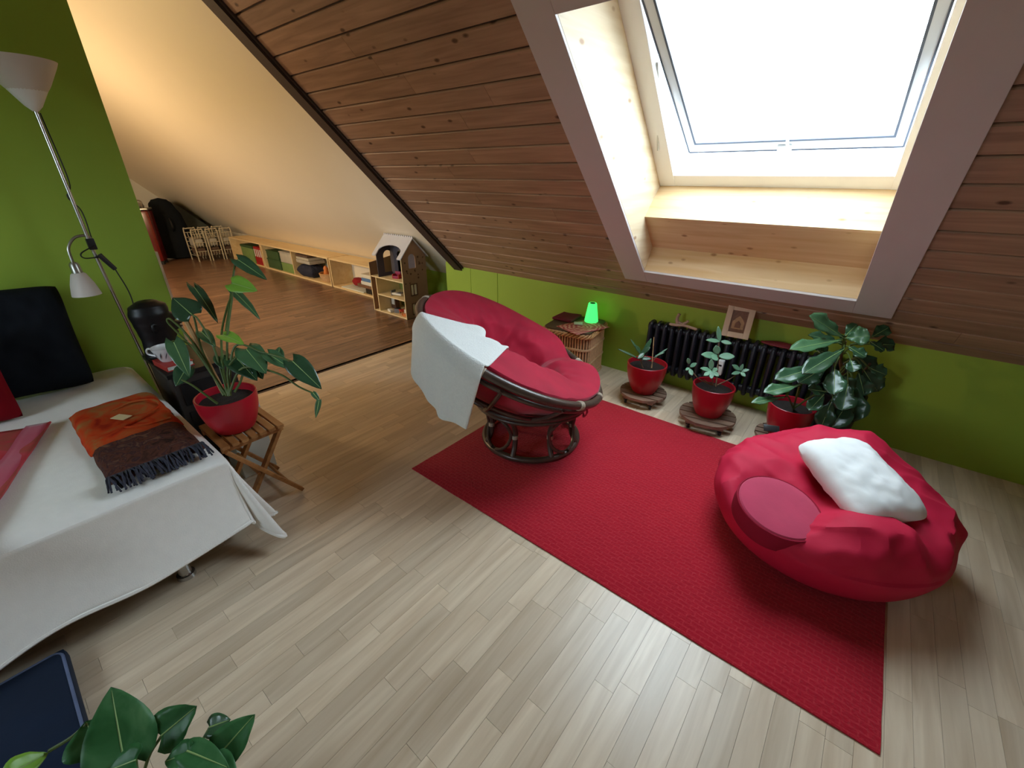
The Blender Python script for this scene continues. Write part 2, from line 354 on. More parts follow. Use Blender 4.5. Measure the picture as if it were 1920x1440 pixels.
# ------------------------------------------------------------------ the shell of the attic
XB = -3.33                                                   # where pale and dark floors meet
ZC = 3.15
BOXME = MB().box(-0.5, 0.5, -0.5, 0.5, -0.5, 0.5).mesh('strip', smooth=False)
def strip_mesh(mat):
    me = BOXME.copy(); me.materials.append(MATS[mat]); return me
def strips(root, x0, x1, y0, y1, w, lmin, lmax, mat, matst, seed, limit, view):
    rnd = random.Random(seed); cells = []
    k = 0; x = x0
    while x < x1 - 0.004:
        xe = min(x + w, x1); y = y0 - rnd.random()*lmax
        while y < y1:
            ye = y + rnd.uniform(lmin, lmax); a, b = max(y, y0), min(ye, y1)
            if y1 - b < 0.08: b = y1; ye = y1
            if b - a > 0.01: cells.append((x, xe, a, b))
            y = ye
        x = xe; k += 1
    def key(c):
        cx, cy = (c[0]+c[1])/2, (c[2]+c[3])/2
        d = FW.x*cx + FW.y*cy + FW.z*(-1.5)
        u = (RT.x*cx + RT.y*cy - RT.z*1.5)/max(d, .01); v = (DN.x*cx + DN.y*cy - DN.z*1.5)/max(d, .01)
        inview = d > 0.2 and abs(u) < 1.25 and abs(v) < 0.95 and view(cx, cy)
        return (0 if inview else 100) + math.sqrt(cx*cx + cy*cy + 2.25)
    cells.sort(key=key); me = strip_mesh(mat); g = 0.0004
    for (a, b, c, d) in cells[:limit]:
        o = bpy.data.objects.new('plank', me); COL.objects.link(o); o.parent = root
        o.location = ((a+b)/2, (c+d)/2, -0.004); o.scale = (b-a-2*g, d-c-2*g, 0.008)
    rest = MB()
    for (a, b, c, d) in cells[limit:]: rest.box(a+g, b-g, c+g, d-g, -0.008, 0)
    o = rest.build('planks', matst, root, smooth=False); o['kind'] = 'stuff'
def island(name, src):                                       # the same wood, one tone per loose piece
    m = MATS[src].copy(); m.name = name; MATS[name] = m
    nt = m.node_tree; oi = [n for n in nt.nodes if n.type == 'OBJECT_INFO'][0]; g = nt.nodes.new('ShaderNodeNewGeometry')
    for l in [l for l in nt.links if l.from_node == oi]:
        ts = l.to_socket; nt.links.remove(l); nt.links.new(g.outputs['Random Per Island'], ts)
island('beech_strips_far', 'beech_strip'); island('walnut_strips_far', 'walnut_strip')

fl = struct(MB().box(XB, 2.62, -2.22, YW+0.02, -0.06, -0.0085).build('floor', 'floor_joint', smooth=False))
x_start = -0.59 - 0.068*41
strips(fl, XB, x_start, -2.2, YW, 0.068, 0.25, 0.75, 'beech_strip', 'beech_strips_far', 3, 0, lambda x, y: True)
strips(fl, x_start, 2.6, -2.2, YW, 0.068, 0.25, 0.75, 'beech_strip', 'beech_strips_far', 5, 285, lambda x, y: not (-1.68 < x < 0.42 and 1.17 < y < 2.6) and not (x < -1.7 and y < 0.4))
fa = struct(MB().box(-12.4, XB, -2.22, 3.75, -0.06, -0.0085).build('floor_alcove', 'dark_floor_joint', smooth=False))
strips(fa, -12.3, XB-0.006, -2.2, 3.63, 0.070, 0.3, 0.9, 'walnut_strip', 'walnut_strips_far', 9, 230, lambda x, y: y > 0.55)
th_ = struct(MB().box(XB-0.009, XB+0.006, 0.70, 3.19, -0.008, 0.0035).build('trim_1', 'black_beam', smooth=False))

# knee wall with the two seams of its hatch panels
kw = MB()
kw.box(-3.53, -3.163, YW, YW+0.10, 0, HK+0.02); kw.box(-3.158, -2.795, YW, YW+0.10, 0, HK+0.02); kw.box(-2.788, 2.6, YW, YW+0.10, 0, HK+0.02)
kw.box(-3.53, 2.6, YW+0.008, YW+0.10, 0, HK+0.25)
struct(kw.build('wall_right', 'green_paint', smooth=False))
struct(MB().box(-3.53, -3.42, YW+0.03, 3.70, 0, 0.85).build('wall_return', 'green_paint', smooth=False))
aw = struct(MB().box(-12.3, -4.75, 3.62, 3.72, 0, 0.50).build('wall_alcove', 'white_paint', smooth=False))
struct(MB().box(-4.75, -3.53, 3.62, 3.72, 0, 0.50).build('wall_alcove_green', 'green_paint', smooth=False))
struct(MB().box(-3.45, -3.35, -2.2, 0.70, 0, ZC).build('wall_left', 'green_paint', smooth=False))
struct(MB().box(-3.462, -3.345, 0.70, 0.712, 0, 1.08).build('trim_2', 'lath_beige', smooth=False))
struct(MB().box(-12.42, -12.3, -2.2, 3.72, 0, ZC+0.1).build('wall_far', 'off_white_paint', smooth=False))
wbk = MB()
for (a, b, c, d) in ((-12.4, -5.8, 0, ZC+0.1), (-4.0, -2.3, 0, ZC+0.1), (-1.3, 2.7, 0, ZC+0.1), (-5.8, -4.0, 0, 1.1), (-5.8, -4.0, 2.1, ZC+0.1), (-2.3, -1.3, 0, 1.1), (-2.3, -1.3, 2.1, ZC+0.1)): wbk.box(a, b, -2.32, -2.2, c, d)
struct(wbk.build('wall_back', 'off_white_paint', smooth=False))
for nm, a, b in (('window_fill', -2.3, -1.3), ('window_3', -5.8, -4.0)):  # first is unseen, added to fill the room; second is the alcove daylight
    w_ = MB()
    for q in ((a, a+0.06, 1.1, 2.1), (b-0.06, b, 1.1, 2.1), (a+0.06, b-0.06, 1.1, 1.16), (a+0.06, b-0.06, 2.04, 2.1), ((a+b)/2-0.03, (a+b)/2+0.03, 1.16, 2.04)): w_.box(q[0], q[1], -2.30, -2.24, q[2], q[3])
    w_ = struct(w_.build(nm, 'white_lacquer', smooth=False))
    for q in ((a+0.06, (a+b)/2-0.03), ((a+b)/2+0.03, b-0.06)): MB().box(q[0], q[1], -2.273, -2.267, 1.16, 2.04).build('pane', 'window_glass', w_, smooth=False)
struct(MB().box(2.6, 2.72, -2.2, YW+0.1, 0, ZC+0.1).build('wall_side', 'off_white_paint', smooth=False))
struct(MB().box(-12.4, 2.7, -2.3, 1.05, ZC, ZC+0.08).build('ceiling_flat', 'off_white_paint', smooth=False))

# ---- white slope of the alcove
T44 = math.tan(SLOPE)
def alc(y, up=0.0): return 0.42 + (3.62 - y)*T44 + up
cv = [(-12.35, 3.72, alc(3.72)), (-3.36, 3.72, alc(3.72)), (-3.36, 0.70, alc(0.70)), (-12.35, 0.70, alc(0.70))]
bm = MB(); v = [bm.bm.verts.new(p) for p in cv] + [bm.bm.verts.new((p[0], p[1], p[2]+0.10)) for p in cv]
for f in ((0,1,2,3),(7,6,5,4),(0,4,5,1),(1,5,6,2),(2,6,7,3),(3,7,4,0)): bm.bm.faces.new([v[i] for i in f])
struct(bm.build('ceiling_alcove', 'white_paint', smooth=False))

# ---- boarded slope of the room; local x along the wall, y up the slope, z into the room
def slope_place(o): o.location = (0, YW, HK); o.rotation_euler = (math.radians(136.0), 0, 0); return o
SB0, SB1, SX0, SX1 = 0.395, 2.045, -1.19, 0.005               # skylight opening
cb = MB(); STOP = 3.70
for (a, b, c, d) in ((-3.34, SX0-0.02, -0.15, STOP), (SX1+0.02, 2.65, -0.15, STOP), (SX0-0.02, SX1+0.02, -0.15, SB0-0.02), (SX0-0.02, SX1+0.02, SB1+0.02, STOP)):
    cb.box(a, b, c, d, -0.13, -0.012)
ce = slope_place(struct(cb.build('ceiling', 'groove_shadow', smooth=False)))
rnd = random.Random(11)
def cboard(x0, x1, s0, s1):
    m = MB(); c = 0.005; z0, z1 = -0.0125, 0.0
    prof = ((s0, z0), (s0+0.001, z1-c), (s0+c, z1), (s1-c, z1), (s1-0.001, z1-c), (s1, z0))
    A = [m.bm.verts.new((x0, p[0], p[1])) for p in prof]; B = [m.bm.verts.new((x1, p[0], p[1])) for p in prof]
    for i in range(6): j = (i+1) % 6; m.bm.faces.new((A[i], A[j], B[j], B[i]))
    m.bm.faces.new(A[::-1]); m.bm.faces.new(B)
    m.build('ceiling_board', 'ceiling_board', ce, smooth=False)
s = 0.09 - 0.1235*2; k = 0
while s < 3.62:
    s0, s1 = s + 0.0034, s + 0.1235 - 0.0034
    segs = [(-3.30, 2.62)] if (s1 < 0.29 or s0 > 2.16) else [(-3.30, -1.30), (0.11, 2.62)]
    for a, b in segs:
        cuts = [a]
        x = a + rnd.uniform(0.5, 2.2)
        while x < b - 0.35: cuts.append(x); x += rnd.uniform(1.4, 2.4)
        cuts.append(b)
        for p, q in zip(cuts, cuts[1:]): cboard(p + 0.0008, q - 0.0008, s0, s1)
    if len(segs) == 2 and s0 < 0.27: cboard(-1.2992, 0.1092, s0, min(s1, 0.285))
    if len(segs) == 2 and s1 > 2.17: cboard(-1.2992, 0.1092, max(s0, 2.155), s1)
    s += 0.1235; k += 1
# dark rafter covering the step between the two slopes
bt = MB().box(-3.40, -3.285, -0.06, 3.62, -0.13, 0.030)
bt.box(-3.30, -3.262, -0.03, 3.62, -0.05, 0.012)
slope_place(struct(bt.build('trim_3', 'black_beam', smooth=False)))

# outer roof covering, cut out for the window
rf_ = MB()
for (a, b, c, d) in ((-13.0, SX0-0.02, -0.6, 3.6), (SX1+0.14, 3.2, -0.6, 3.6), (SX0-0.02, SX1+0.14, -0.6, 0.69), (SX0-0.02, SX1+0.14, SB1+0.17, 3.6)):
    rf_.box(a, b, c, d, -0.47, -0.435)
slope_place(struct(rf_.build('roof', 'dark_floor_joint', smooth=False)))
# ---- skylight
win = slope_place(struct(MB().box(SX0-0.001, SX0+0.10, 0.70, SB1+0.16, -0.50, -0.425, 0.004).box(-0.02, SX1+0.12, 0.70, SB1+0.16, -0.50, -0.425, 0.004)
      .box(SX0-0.001, SX1+0.12, 0.70, 0.80, -0.502, -0.427, 0.004).box(SX0-0.001, SX1+0.12, SB1+0.06, SB1+0.16, -0.502, -0.427, 0.004).build('window_1', 'white_lacquer', smooth=False)))
tw, tp = 0.17, 0.016
MB().box(SX0-tw, SX0, SB0-0.12, SB1+0.12, 0.0005, tp, 0.002).build('trim_board', 'mauve_trim_paint', win, smooth=False)
MB().box(SX1, SX1+tw, SB0-0.12, SB1+0.12, 0.0005, tp, 0.002).build('trim_board', 'mauve_trim_paint', win, smooth=False)
MB().box(SX0+0.0005, SX1-0.0005, SB0-0.12, SB0, 0.0005, tp, 0.002).build('trim_board', 'mauve_trim_paint', win, smooth=False)
MB().box(SX0+0.0005, SX1-0.0005, SB1, SB1+0.12, 0.0005, tp, 0.002).build('trim_board', 'mauve_trim_paint', win, smooth=False)
MB().box(SX0-0.018, SX0, SB0-0.01, SB1+0.1, -0.43, -0.0005).build('reveal_board', 'pine_upright', win, smooth=False)
rr = MB(); P = [(SX1, SB0-0.01, 0), (SX1, SB1+0.1, 0), (SX1+0.075, SB1+0.1, -0.43), (SX1+0.075, SB0-0.01, -0.43)]
v = [rr.bm.verts.new(p) for p in P] + [rr.bm.verts.new((p[0]+0.018, p[1], p[2])) for p in P]
for f in ((0,1,2,3),(7,6,5,4),(0,4,5,1),(1,5,6,2),(2,6,7,3),(3,7,4,0)): rr.bm.faces.new([v[i] for i in f])
rr.build('reveal_board', 'pine_upright', win, smooth=False)
def slab(name, p0, p1, t, mat):                              # a board across the opening between two (s, w) points
    m = MB(); d = Vector((p1[0]-p0[0], p1[1]-p0[1])); n = Vector((-d.y, d.x)).normalized()*t
    q = [(p0[0], p0[1]), (p1[0], p1[1]), (p1[0]+n.x, p1[1]+n.y), (p0[0]+n.x, p0[1]+n.y)]
    A = [m.bm.verts.new((SX0, a, -b)) for a, b in q]; B = [m.bm.verts.new((SX1+0.08, a, -b)) for a, b in q]
    for i in range(4): j = (i+1) % 4; m.bm.faces.new((A[i], A[j], B[j], B[i]))
    m.bm.faces.new(A[::-1]); m.bm.faces.new(B); return m.build(name, mat, win, smooth=False)
slab('sill_board', (SB0, 0.0), (0.440, 0.16), 0.018, 'pine')
slab('sill_board', (0.440, 0.16), (0.705, 0.172), 0.018, 'pine')
slab('sill_board', (0.705, 0.172), (0.698, 0.428), -0.018, 'pine')
MB().box(SX0, SX1+0.08, SB1+0.03, SB1+0.05, -0.43, -0.0005).build('reveal_board', 'pine', win, smooth=False)
# tilted sash: hinged at the top, bottom pushed outwards
sash = MB(); X0, X1, LN = -1.068, -0.028, 1.30
sash.box(X0, X0+0.055, 0, LN, -0.03, 0.03, 0.004).box(X1-0.05, X1, 0, LN, -0.03, 0.03, 0.004).box(X0+0.054, X1-0.049, 0, 0.085, -0.03, 0.03, 0.004).box(X0+0.054, X1-0.049, LN-0.08, LN, -0.03, 0.03, 0.004)
so = sash.build('sash', 'sash_paint', win, smooth=False)
so.location = (0, 0.79, -0.655); so.rotation_euler = (math.atan2(0.215, 0.99), 0, 0)
MB().box(X0+0.053, X1-0.048, 0.083, LN-0.078, -0.006, 0.0).build('pane', 'window_glass', so, smooth=False)
for q in ((X0+0.046, X0+0.056, 0.075, LN-0.07), (X1-0.051, X1-0.041, 0.075, LN-0.07), (X0+0.056, X1-0.051, 0.075, 0.085), (X0+0.056, X1-0.051, LN-0.08, LN-0.07)): MB().box(q[0], q[1], q[2], q[3], 0.0301, 0.034).build('gasket', 'gasket_grey', so, smooth=False)
for q in ((X0-0.004, X0+0.004, 0, LN), (X1-0.004, X1+0.004, 0, LN), (X0, X1, -0.005, 0.003)): MB().box(q[0], q[1], q[2], q[3], 0.0301, 0.033).build('gasket', 'gasket_grey', so, smooth=False)
MB().box(-0.575, -0.505, 0.008, 0.045, 0.031, 0.045, 0.003).box(-0.527, -0.513, 0.02, 0.115, 0.0455, 0.062, 0.003).build('handle', 'white_lacquer', so, smooth=False)
MB().tube([(-1.15, 1.00, -0.42), (-1.085, 1.48, -0.47)], 0.006, 6).build('stay', 'brushed_steel', win)
# measured plant leaves: base, tip, facing, width, material
PH_LEAVES = [((-2.2208, 0.5167, 0.9514), (-2.2864, 0.4822, 1.0273), (0.9059, -0.2008, 0.373), 0.105, 'leaf_dark'), ((-2.3071, 0.5776, 1.0462), (-2.1455, 0.594, 0.9312), (0.7324, 0.299, 0.6118), 0.055, 'leaf_dark'), ((-2.147, 0.6804, 1.0709), (-2.0202, 0.7193, 1.0597), (0.835, -0.2805, 0.4735), 0.075, 'leaf_bright'), ((-2.2476, 0.7627, 1.1496), (-2.1443, 0.8275, 1.0732), (0.6079, -0.2201, 0.7629), 0.065, 'leaf_mid'), ((-2.1657, 0.6838, 1.0319), (-2.0094, 0.7133, 0.9446), (0.7249, 0.1848, 0.6636), 0.045, 'leaf_mid'), ((-2.1877, 0.4146, 0.8601), (-2.0653, 0.4015, 0.749), (0.8154, -0.1565, 0.5573), 0.065, 'leaf_mid'), ((-2.1737, 0.4238, 0.7424), (-2.1336, 0.3566, 0.6975), (0.5671, -0.1027, 0.8172), 0.07, 'leaf_dark'), ((-2.0479, 0.5796, 0.7816), (-1.8707, 0.5802, 0.7356), (0.7419, -0.2196, 0.6335), 0.1, 'leaf_dark'), ((-1.9736, 0.6093, 0.8239), (-1.8247, 0.6095, 0.7683), (0.4937, -0.1584, 0.8551), 0.1, 'leaf_mid'), ((-1.8948, 0.662, 0.8057), (-1.798, 0.7074, 0.7524), (0.4822, -0.1788, 0.8576), 0.06, 'leaf_mid'), ((-1.8778, 0.6894, 0.7816), (-1.9184, 0.7241, 0.821), (0.6462, -0.2406, 0.7242), 0.045, 'leaf_mid'), ((-1.7745, 0.7064, 0.789), (-1.6422, 0.7416, 0.6963), (0.6943, -0.2942, 0.6568), 0.085, 'leaf_dark'), ((-1.6707, 0.7159, 0.6693), (-1.6384, 0.7231, 0.6389), (0.5856, -0.2547, 0.7696), 0.022, 'leaf_mid'), ((-1.6419, 0.7202, 0.6389), (-1.6249, 0.6821, 0.5789), (0.5749, -0.2468, 0.7801), 0.022, 'leaf_mid'), ((-2.2258, 0.5321, 0.8682), (-2.1094, 0.5355, 0.8369), (0.5832, -0.1436, 0.7995), 0.05, 'leaf_mid'), ((-2.0917, 0.5723, 0.8726), (-1.974, 0.6041, 0.8619), (0.3299, -0.0955, 0.9392), 0.06, 'leaf_bright'), ((-2.11, 0.5408, 0.7775), (-2.0514, 0.5238, 0.743), (0.5625, -0.1439, 0.8141), 0.05, 'leaf_mid'), ((-1.946, 0.6152, 0.7519), (-1.8758, 0.6086, 0.7189), (0.5404, -0.173, 0.8234), 0.05, 'leaf_dark')]
PH_STEMS = [[(-1.996, 0.5008, 0.6345), (-2.0695, 0.5747, 0.8476), (-2.128, 0.6575, 1.0096), (-2.1452, 0.6819, 1.0709)], [(-2.0009, 0.4994, 0.6386), (-2.1325, 0.5343, 0.8192), (-2.1927, 0.5265, 0.9307), (-2.2208, 0.5167, 0.9514)], [(-2.005, 0.4935, 0.6344), (-2.123, 0.5675, 0.837), (-2.167, 0.6368, 0.9588), (-2.1657, 0.6838, 1.0319)], [(-2.014, 0.4861, 0.6344), (-2.1737, 0.4993, 0.7942), (-2.2645, 0.5301, 0.9153), (-2.2926, 0.5341, 0.9581)], [(-1.9924, 0.5038, 0.6345), (-2.0115, 0.5327, 0.7513), (-1.9828, 0.5952, 0.8135), (-1.9736, 0.6093, 0.8239)], [(-1.9825, 0.521, 0.6492), (-1.9753, 0.5559, 0.6953), (-1.9848, 0.5783, 0.7434), (-2.0479, 0.5796, 0.7816)], [(-1.9996, 0.4979, 0.6345), (-2.0378, 0.5875, 0.8268), (-1.9205, 0.6462, 0.8138), (-1.8948, 0.662, 0.8057)], [(-1.9996, 0.4979, 0.6345), (-1.9528, 0.5689, 0.7556), (-1.8114, 0.6482, 0.744), (-1.7255, 0.6864, 0.6935), (-1.6707, 0.7159, 0.6693)], [(-1.8912, 0.6649, 0.8057), (-1.8417, 0.6856, 0.7973), (-1.7745, 0.7064, 0.789)], [(-2.0258, 0.4567, 0.6029), (-2.0559, 0.4315, 0.6475), (-2.089, 0.4046, 0.6933), (-2.1189, 0.3814, 0.7179)], [(-2.005, 0.4935, 0.6344), (-2.1583, 0.4647, 0.8333), (-2.194, 0.4242, 0.8607), (-2.2017, 0.4031, 0.8601)], [(-2.005, 0.4935, 0.6344), (-2.2235, 0.4853, 0.8364), (-2.3317, 0.4627, 0.9179), (-2.3412, 0.4482, 0.9072), (-2.2418, 0.4704, 0.8363)], [(-2.1197, 0.5969, 0.8795), (-2.1788, 0.6669, 0.9992), (-2.2386, 0.7389, 1.1228), (-2.2476, 0.7627, 1.1496)]]
PH_STAKE = [(-2.3086, 0.5048, 0.9323), (-2.0382, 0.4945, 0.6335)]
PO_LEAVES = [((-0.9434, -0.1601, 0.3669), (-1.0426, -0.1313, 0.4727), (0.4328, 0.0635, 0.8992), 0.115, 'variegated_leaf'), ((-0.9337, -0.095, 0.3665), (-0.9072, -0.0315, 0.4105), (0.4693, 0.0323, 0.8824), 0.085, 'variegated_leaf'), ((-0.873, -0.0211, 0.3598), (-0.845, 0.0122, 0.3765), (0.3818, 0.002, 0.9242), 0.045, 'leaf_mid'), ((-0.8037, -0.0259, 0.3537), (-0.7975, 0.0486, 0.3958), (0.3644, -0.0052, 0.9312), 0.075, 'variegated_leaf'), ((-0.8406, -0.0682, 0.3798), (-0.879, -0.11, 0.3631), (0.3823, 0.0396, 0.9232), 0.05, 'variegated_leaf'), ((-0.8428, -0.0674, 0.384), (-0.7513, -0.0238, 0.3803), (0.3349, 0.0192, 0.9421), 0.05, 'variegated_leaf'), ((-0.9974, -0.1886, 0.3914), (-1.0537, -0.1878, 0.42), (0.3654, 0.0671, 0.9284), 0.09, 'variegated_leaf'), ((-0.9026, -0.1406, 0.3906), (-0.938, -0.1887, 0.3827), (0.3368, 0.0603, 0.9396), 0.06, 'variegated_leaf'), ((-1.0625, -0.3066, 0.4021), (-1.0731, -0.2557, 0.3828), (0.3694, 0.0973, 0.9242), 0.05, 'leaf_bright'), ((-0.7946, -0.0462, 0.3552), (-0.7322, -0.0204, 0.3611), (0.3193, 0.0139, 0.9476), 0.06, 'variegated_leaf')]
PO_STEMS = [[(-0.9118, -0.2233, -0.0033), (-0.9383, -0.1797, 0.2832), (-0.9434, -0.1601, 0.3669)], [(-0.9118, -0.2233, -0.0033), (-0.9322, -0.1416, 0.3131), (-0.9337, -0.095, 0.3665)], [(-0.9118, -0.2233, -0.0033), (-0.8716, -0.0517, 0.3321), (-0.873, -0.0211, 0.3598)], [(-0.9118, -0.2233, -0.0033), (-0.8059, -0.0775, 0.32), (-0.8037, -0.0259, 0.3537)], [(-0.9118, -0.2233, -0.0033), (-0.8383, -0.1105, 0.3095), (-0.8412, -0.0674, 0.3819)], [(-0.9118, -0.2233, -0.0033), (-0.9672, -0.2159, 0.3088), (-0.9974, -0.1886, 0.3914)], [(-0.9118, -0.2233, -0.0033), (-0.8941, -0.1691, 0.2885), (-0.9026, -0.1406, 0.3906)], [(-0.9118, -0.2233, -0.0033), (-1.0076, -0.3047, 0.334), (-1.0625, -0.3066, 0.4021)], [(-1.0731, -0.2557, 0.3828), (-1.0581, -0.2215, 0.3948), (-1.0492, -0.1895, 0.4116)], [(-0.9118, -0.2233, -0.0033), (-0.7906, -0.078, 0.2994), (-0.7946, -0.0462, 0.3552)]]
PO_BASE = (-0.9118, -0.2233, -0.0033)
FI_LEAVES = [((0.0079, 2.8686, 0.7084), (-0.1495, 2.7123, 0.8466), (0.0184, -0.7257, 0.6878), 0.085, 'leaf_mid'), ((0.0168, 2.8515, 0.7153), (0.1122, 2.8657, 0.7513), (-0.0163, -0.7218, 0.6919), 0.095, 'leaf_mid'), ((0.0115, 2.9027, 0.7123), (0.0446, 2.9946, 0.7701), (-0.0069, -0.7265, 0.6871), 0.06, 'leaf_mid'), ((0.0021, 2.8207, 0.7082), (-0.1895, 2.5628, 0.7059), (0.0187, -0.5373, 0.8432), 0.07, 'leaf_mid'), ((0.0128, 2.9394, 0.655), (-0.1434, 2.8335, 0.7117), (0.0136, -0.6031, 0.7976), 0.06, 'leaf_dark'), ((0.0243, 2.7507, 0.6822), (-0.0978, 2.4706, 0.6229), (0.0098, -0.6981, 0.716), 0.08, 'leaf_dark'), ((-0.0618, 2.6245, 0.5927), (-0.2075, 2.4532, 0.5546), (0.0361, -0.6805, 0.7318), 0.075, 'leaf_dark'), ((0.0378, 2.7697, 0.695), (0.1257, 2.753, 0.6684), (-0.014, -0.4732, 0.8808), 0.06, 'leaf_dark'), ((0.1603, 2.8652, 0.5738), (0.2449, 2.903, 0.5472), (-0.0489, -0.6963, 0.7161), 0.08, 'leaf_dark'), ((0.1215, 2.9516, 0.6932), (0.2016, 2.9648, 0.6562), (-0.033, -0.6039, 0.7964), 0.05, 'leaf_dark'), ((0.1263, 2.9687, 0.7143), (0.1838, 3.0364, 0.7704), (-0.0376, -0.7278, 0.6847), 0.065, 'leaf_dark'), ((0.1482, 2.9652, 0.6802), (0.2377, 3.0262, 0.6842), (-0.0463, -0.7187, 0.6938), 0.08, 'leaf_dark'), ((0.0146, 2.6633, 0.6011), (0.0496, 2.5255, 0.5191), (-0.0101, -0.8127, 0.5826), 0.085, 'leaf_dark'), ((0.0685, 2.7549, 0.6315), (0.0982, 2.6867, 0.5987), (-0.0214, -0.6976, 0.7162), 0.06, 'leaf_dark'), ((-0.1012, 2.5179, 0.5198), (-0.2324, 2.3587, 0.5049), (0.0382, -0.5579, 0.8291), 0.06, 'leaf_mid'), ((-0.1482, 2.4431, 0.4616), (-0.2678, 2.2886, 0.4622), (0.0329, -0.3746, 0.9266), 0.04, 'leaf_mid'), ((0.0174, 2.5943, 0.4877), (-0.0567, 2.5101, 0.5183), (0.0052, -0.6705, 0.7419), 0.06, 'leaf_dark'), ((0.1451, 2.9035, 0.5404), (0.242, 2.9161, 0.4347), (-0.0518, -0.7788, 0.6251), 0.1, 'leaf_dark'), ((0.1275, 2.9043, 0.5188), (0.1884, 2.8606, 0.4158), (-0.0425, -0.7748, 0.6308), 0.09, 'leaf_dark'), ((0.0964, 2.7988, 0.4824), (0.1102, 2.663, 0.3854), (-0.0303, -0.8002, 0.5989), 0.09, 'leaf_dark'), ((0.0105, 2.6037, 0.4659), (-0.0259, 2.4841, 0.414), (0.0023, -0.7503, 0.661), 0.06, 'leaf_dark'), ((0.1366, 2.8215, 0.4208), (0.0924, 2.619, 0.2927), (-0.0346, -0.822, 0.5685), 0.1, 'leaf_dark'), ((0.1211, 2.8654, 0.4652), (0.1756, 2.7367, 0.3037), (-0.0456, -0.861, 0.5066), 0.12, 'leaf_dark'), ((0.0123, 2.8102, 0.5182), (0.1137, 2.8029, 0.4207), (-0.019, -0.8446, 0.5351), 0.12, 'leaf_dark'), ((0.0535, 2.7369, 0.3938), (0.0485, 2.6163, 0.2768), (-0.0161, -0.8469, 0.5315), 0.08, 'leaf_dark'), ((-0.0166, 2.8213, 0.6192), (-0.0802, 2.7256, 0.6635), (0.0123, -0.7044, 0.7097), 0.09, 'leaf_dark'), ((0.0714, 2.9378, 0.6219), (0.1974, 2.9732, 0.515), (-0.0361, -0.7937, 0.6072), 0.1, 'leaf_dark'), ((-0.0303, 2.7685, 0.5528), (-0.11, 2.6034, 0.5074), (0.0202, -0.7743, 0.6325), 0.1, 'leaf_dark')]
FI_TOP = (0.0198, 2.8928, 0.6858)
SU_LEAVES = [((-0.5993, 2.8352, 0.552), (-0.6277, 2.8432, 0.6472), (0.1488, -0.6884, 0.7099), 0.03, 'leaf_succulent'), ((-0.5976, 2.8385, 0.5551), (-0.6616, 2.7676, 0.5708), (0.1529, -0.6805, 0.7166), 0.03, 'leaf_succulent'), ((-0.5924, 2.8429, 0.5551), (-0.5318, 2.8603, 0.5501), (0.1349, -0.6844, 0.7165), 0.03, 'leaf_succulent'), ((-0.5798, 2.7751, 0.4767), (-0.6548, 2.6975, 0.4959), (0.1502, -0.666, 0.7307), 0.05, 'leaf_succulent'), ((-0.5836, 2.7797, 0.4888), (-0.5996, 2.773, 0.5446), (0.1436, -0.6739, 0.7248), 0.045, 'leaf_succulent'), ((-0.5699, 2.7713, 0.4805), (-0.4879, 2.8144, 0.4884), (0.1273, -0.6725, 0.7291), 0.05, 'leaf_succulent'), ((-0.5694, 2.732, 0.4858), (-0.5889, 2.6883, 0.4873), (0.1423, -0.6659, 0.7324), 0.05, 'leaf_succulent'), ((-0.7029, 2.6358, 0.4372), (-0.7123, 2.6233, 0.4752), (0.175, -0.6505, 0.7391), 0.025, 'leaf_succulent'), ((-0.692, 2.6333, 0.4191), (-0.6624, 2.6471, 0.4483), (0.1665, -0.6493, 0.7421), 0.028, 'leaf_succulent'), ((-0.6857, 2.6072, 0.415), (-0.6566, 2.5848, 0.3873), (0.1659, -0.6415, 0.749), 0.028, 'leaf_succulent'), ((-0.6928, 2.617, 0.417), (-0.6994, 2.5804, 0.413), (0.1721, -0.6427, 0.7466), 0.02, 'leaf_succulent'), ((-0.5746, 2.6607, 0.4247), (-0.5852, 2.6637, 0.489), (0.1434, -0.6583, 0.7389), 0.032, 'leaf_succulent'), ((-0.5728, 2.6585, 0.4188), (-0.6214, 2.6045, 0.4414), (0.1478, -0.6516, 0.7441), 0.03, 'leaf_succulent'), ((-0.5671, 2.6494, 0.4199), (-0.591, 2.5916, 0.4043), (0.1434, -0.6488, 0.7473), 0.03, 'leaf_succulent'), ((-0.5641, 2.6383, 0.421), (-0.5479, 2.604, 0.3911), (0.1376, -0.6488, 0.7484), 0.03, 'leaf_succulent'), ((-0.5676, 2.6627, 0.4188), (-0.5381, 2.6688, 0.4359), (0.1359, -0.6552, 0.7431), 0.03, 'leaf_succulent'), ((-0.5636, 2.6504, 0.4169), (-0.5191, 2.6485, 0.4018), (0.1332, -0.6518, 0.7466), 0.03, 'leaf_succulent'), ((-0.4402, 2.8042, 0.4103), (-0.4797, 2.7671, 0.4481), (0.11, -0.6662, 0.7376), 0.03, 'leaf_succulent'), ((-0.4367, 2.8051, 0.4073), (-0.4317, 2.8082, 0.4513), (0.1034, -0.6683, 0.7367), 0.022, 'leaf_succulent'), ((-0.4331, 2.8061, 0.4043), (-0.3915, 2.8222, 0.4216), (0.0977, -0.6669, 0.7387), 0.022, 'leaf_succulent'), ((-0.4322, 2.7913, 0.4023), (-0.4672, 2.7335, 0.4014), (0.1076, -0.6611, 0.7425), 0.026, 'leaf_succulent'), ((-0.4297, 2.7934, 0.4024), (-0.396, 2.7825, 0.3869), (0.0981, -0.6627, 0.7425), 0.024, 'leaf_succulent')]
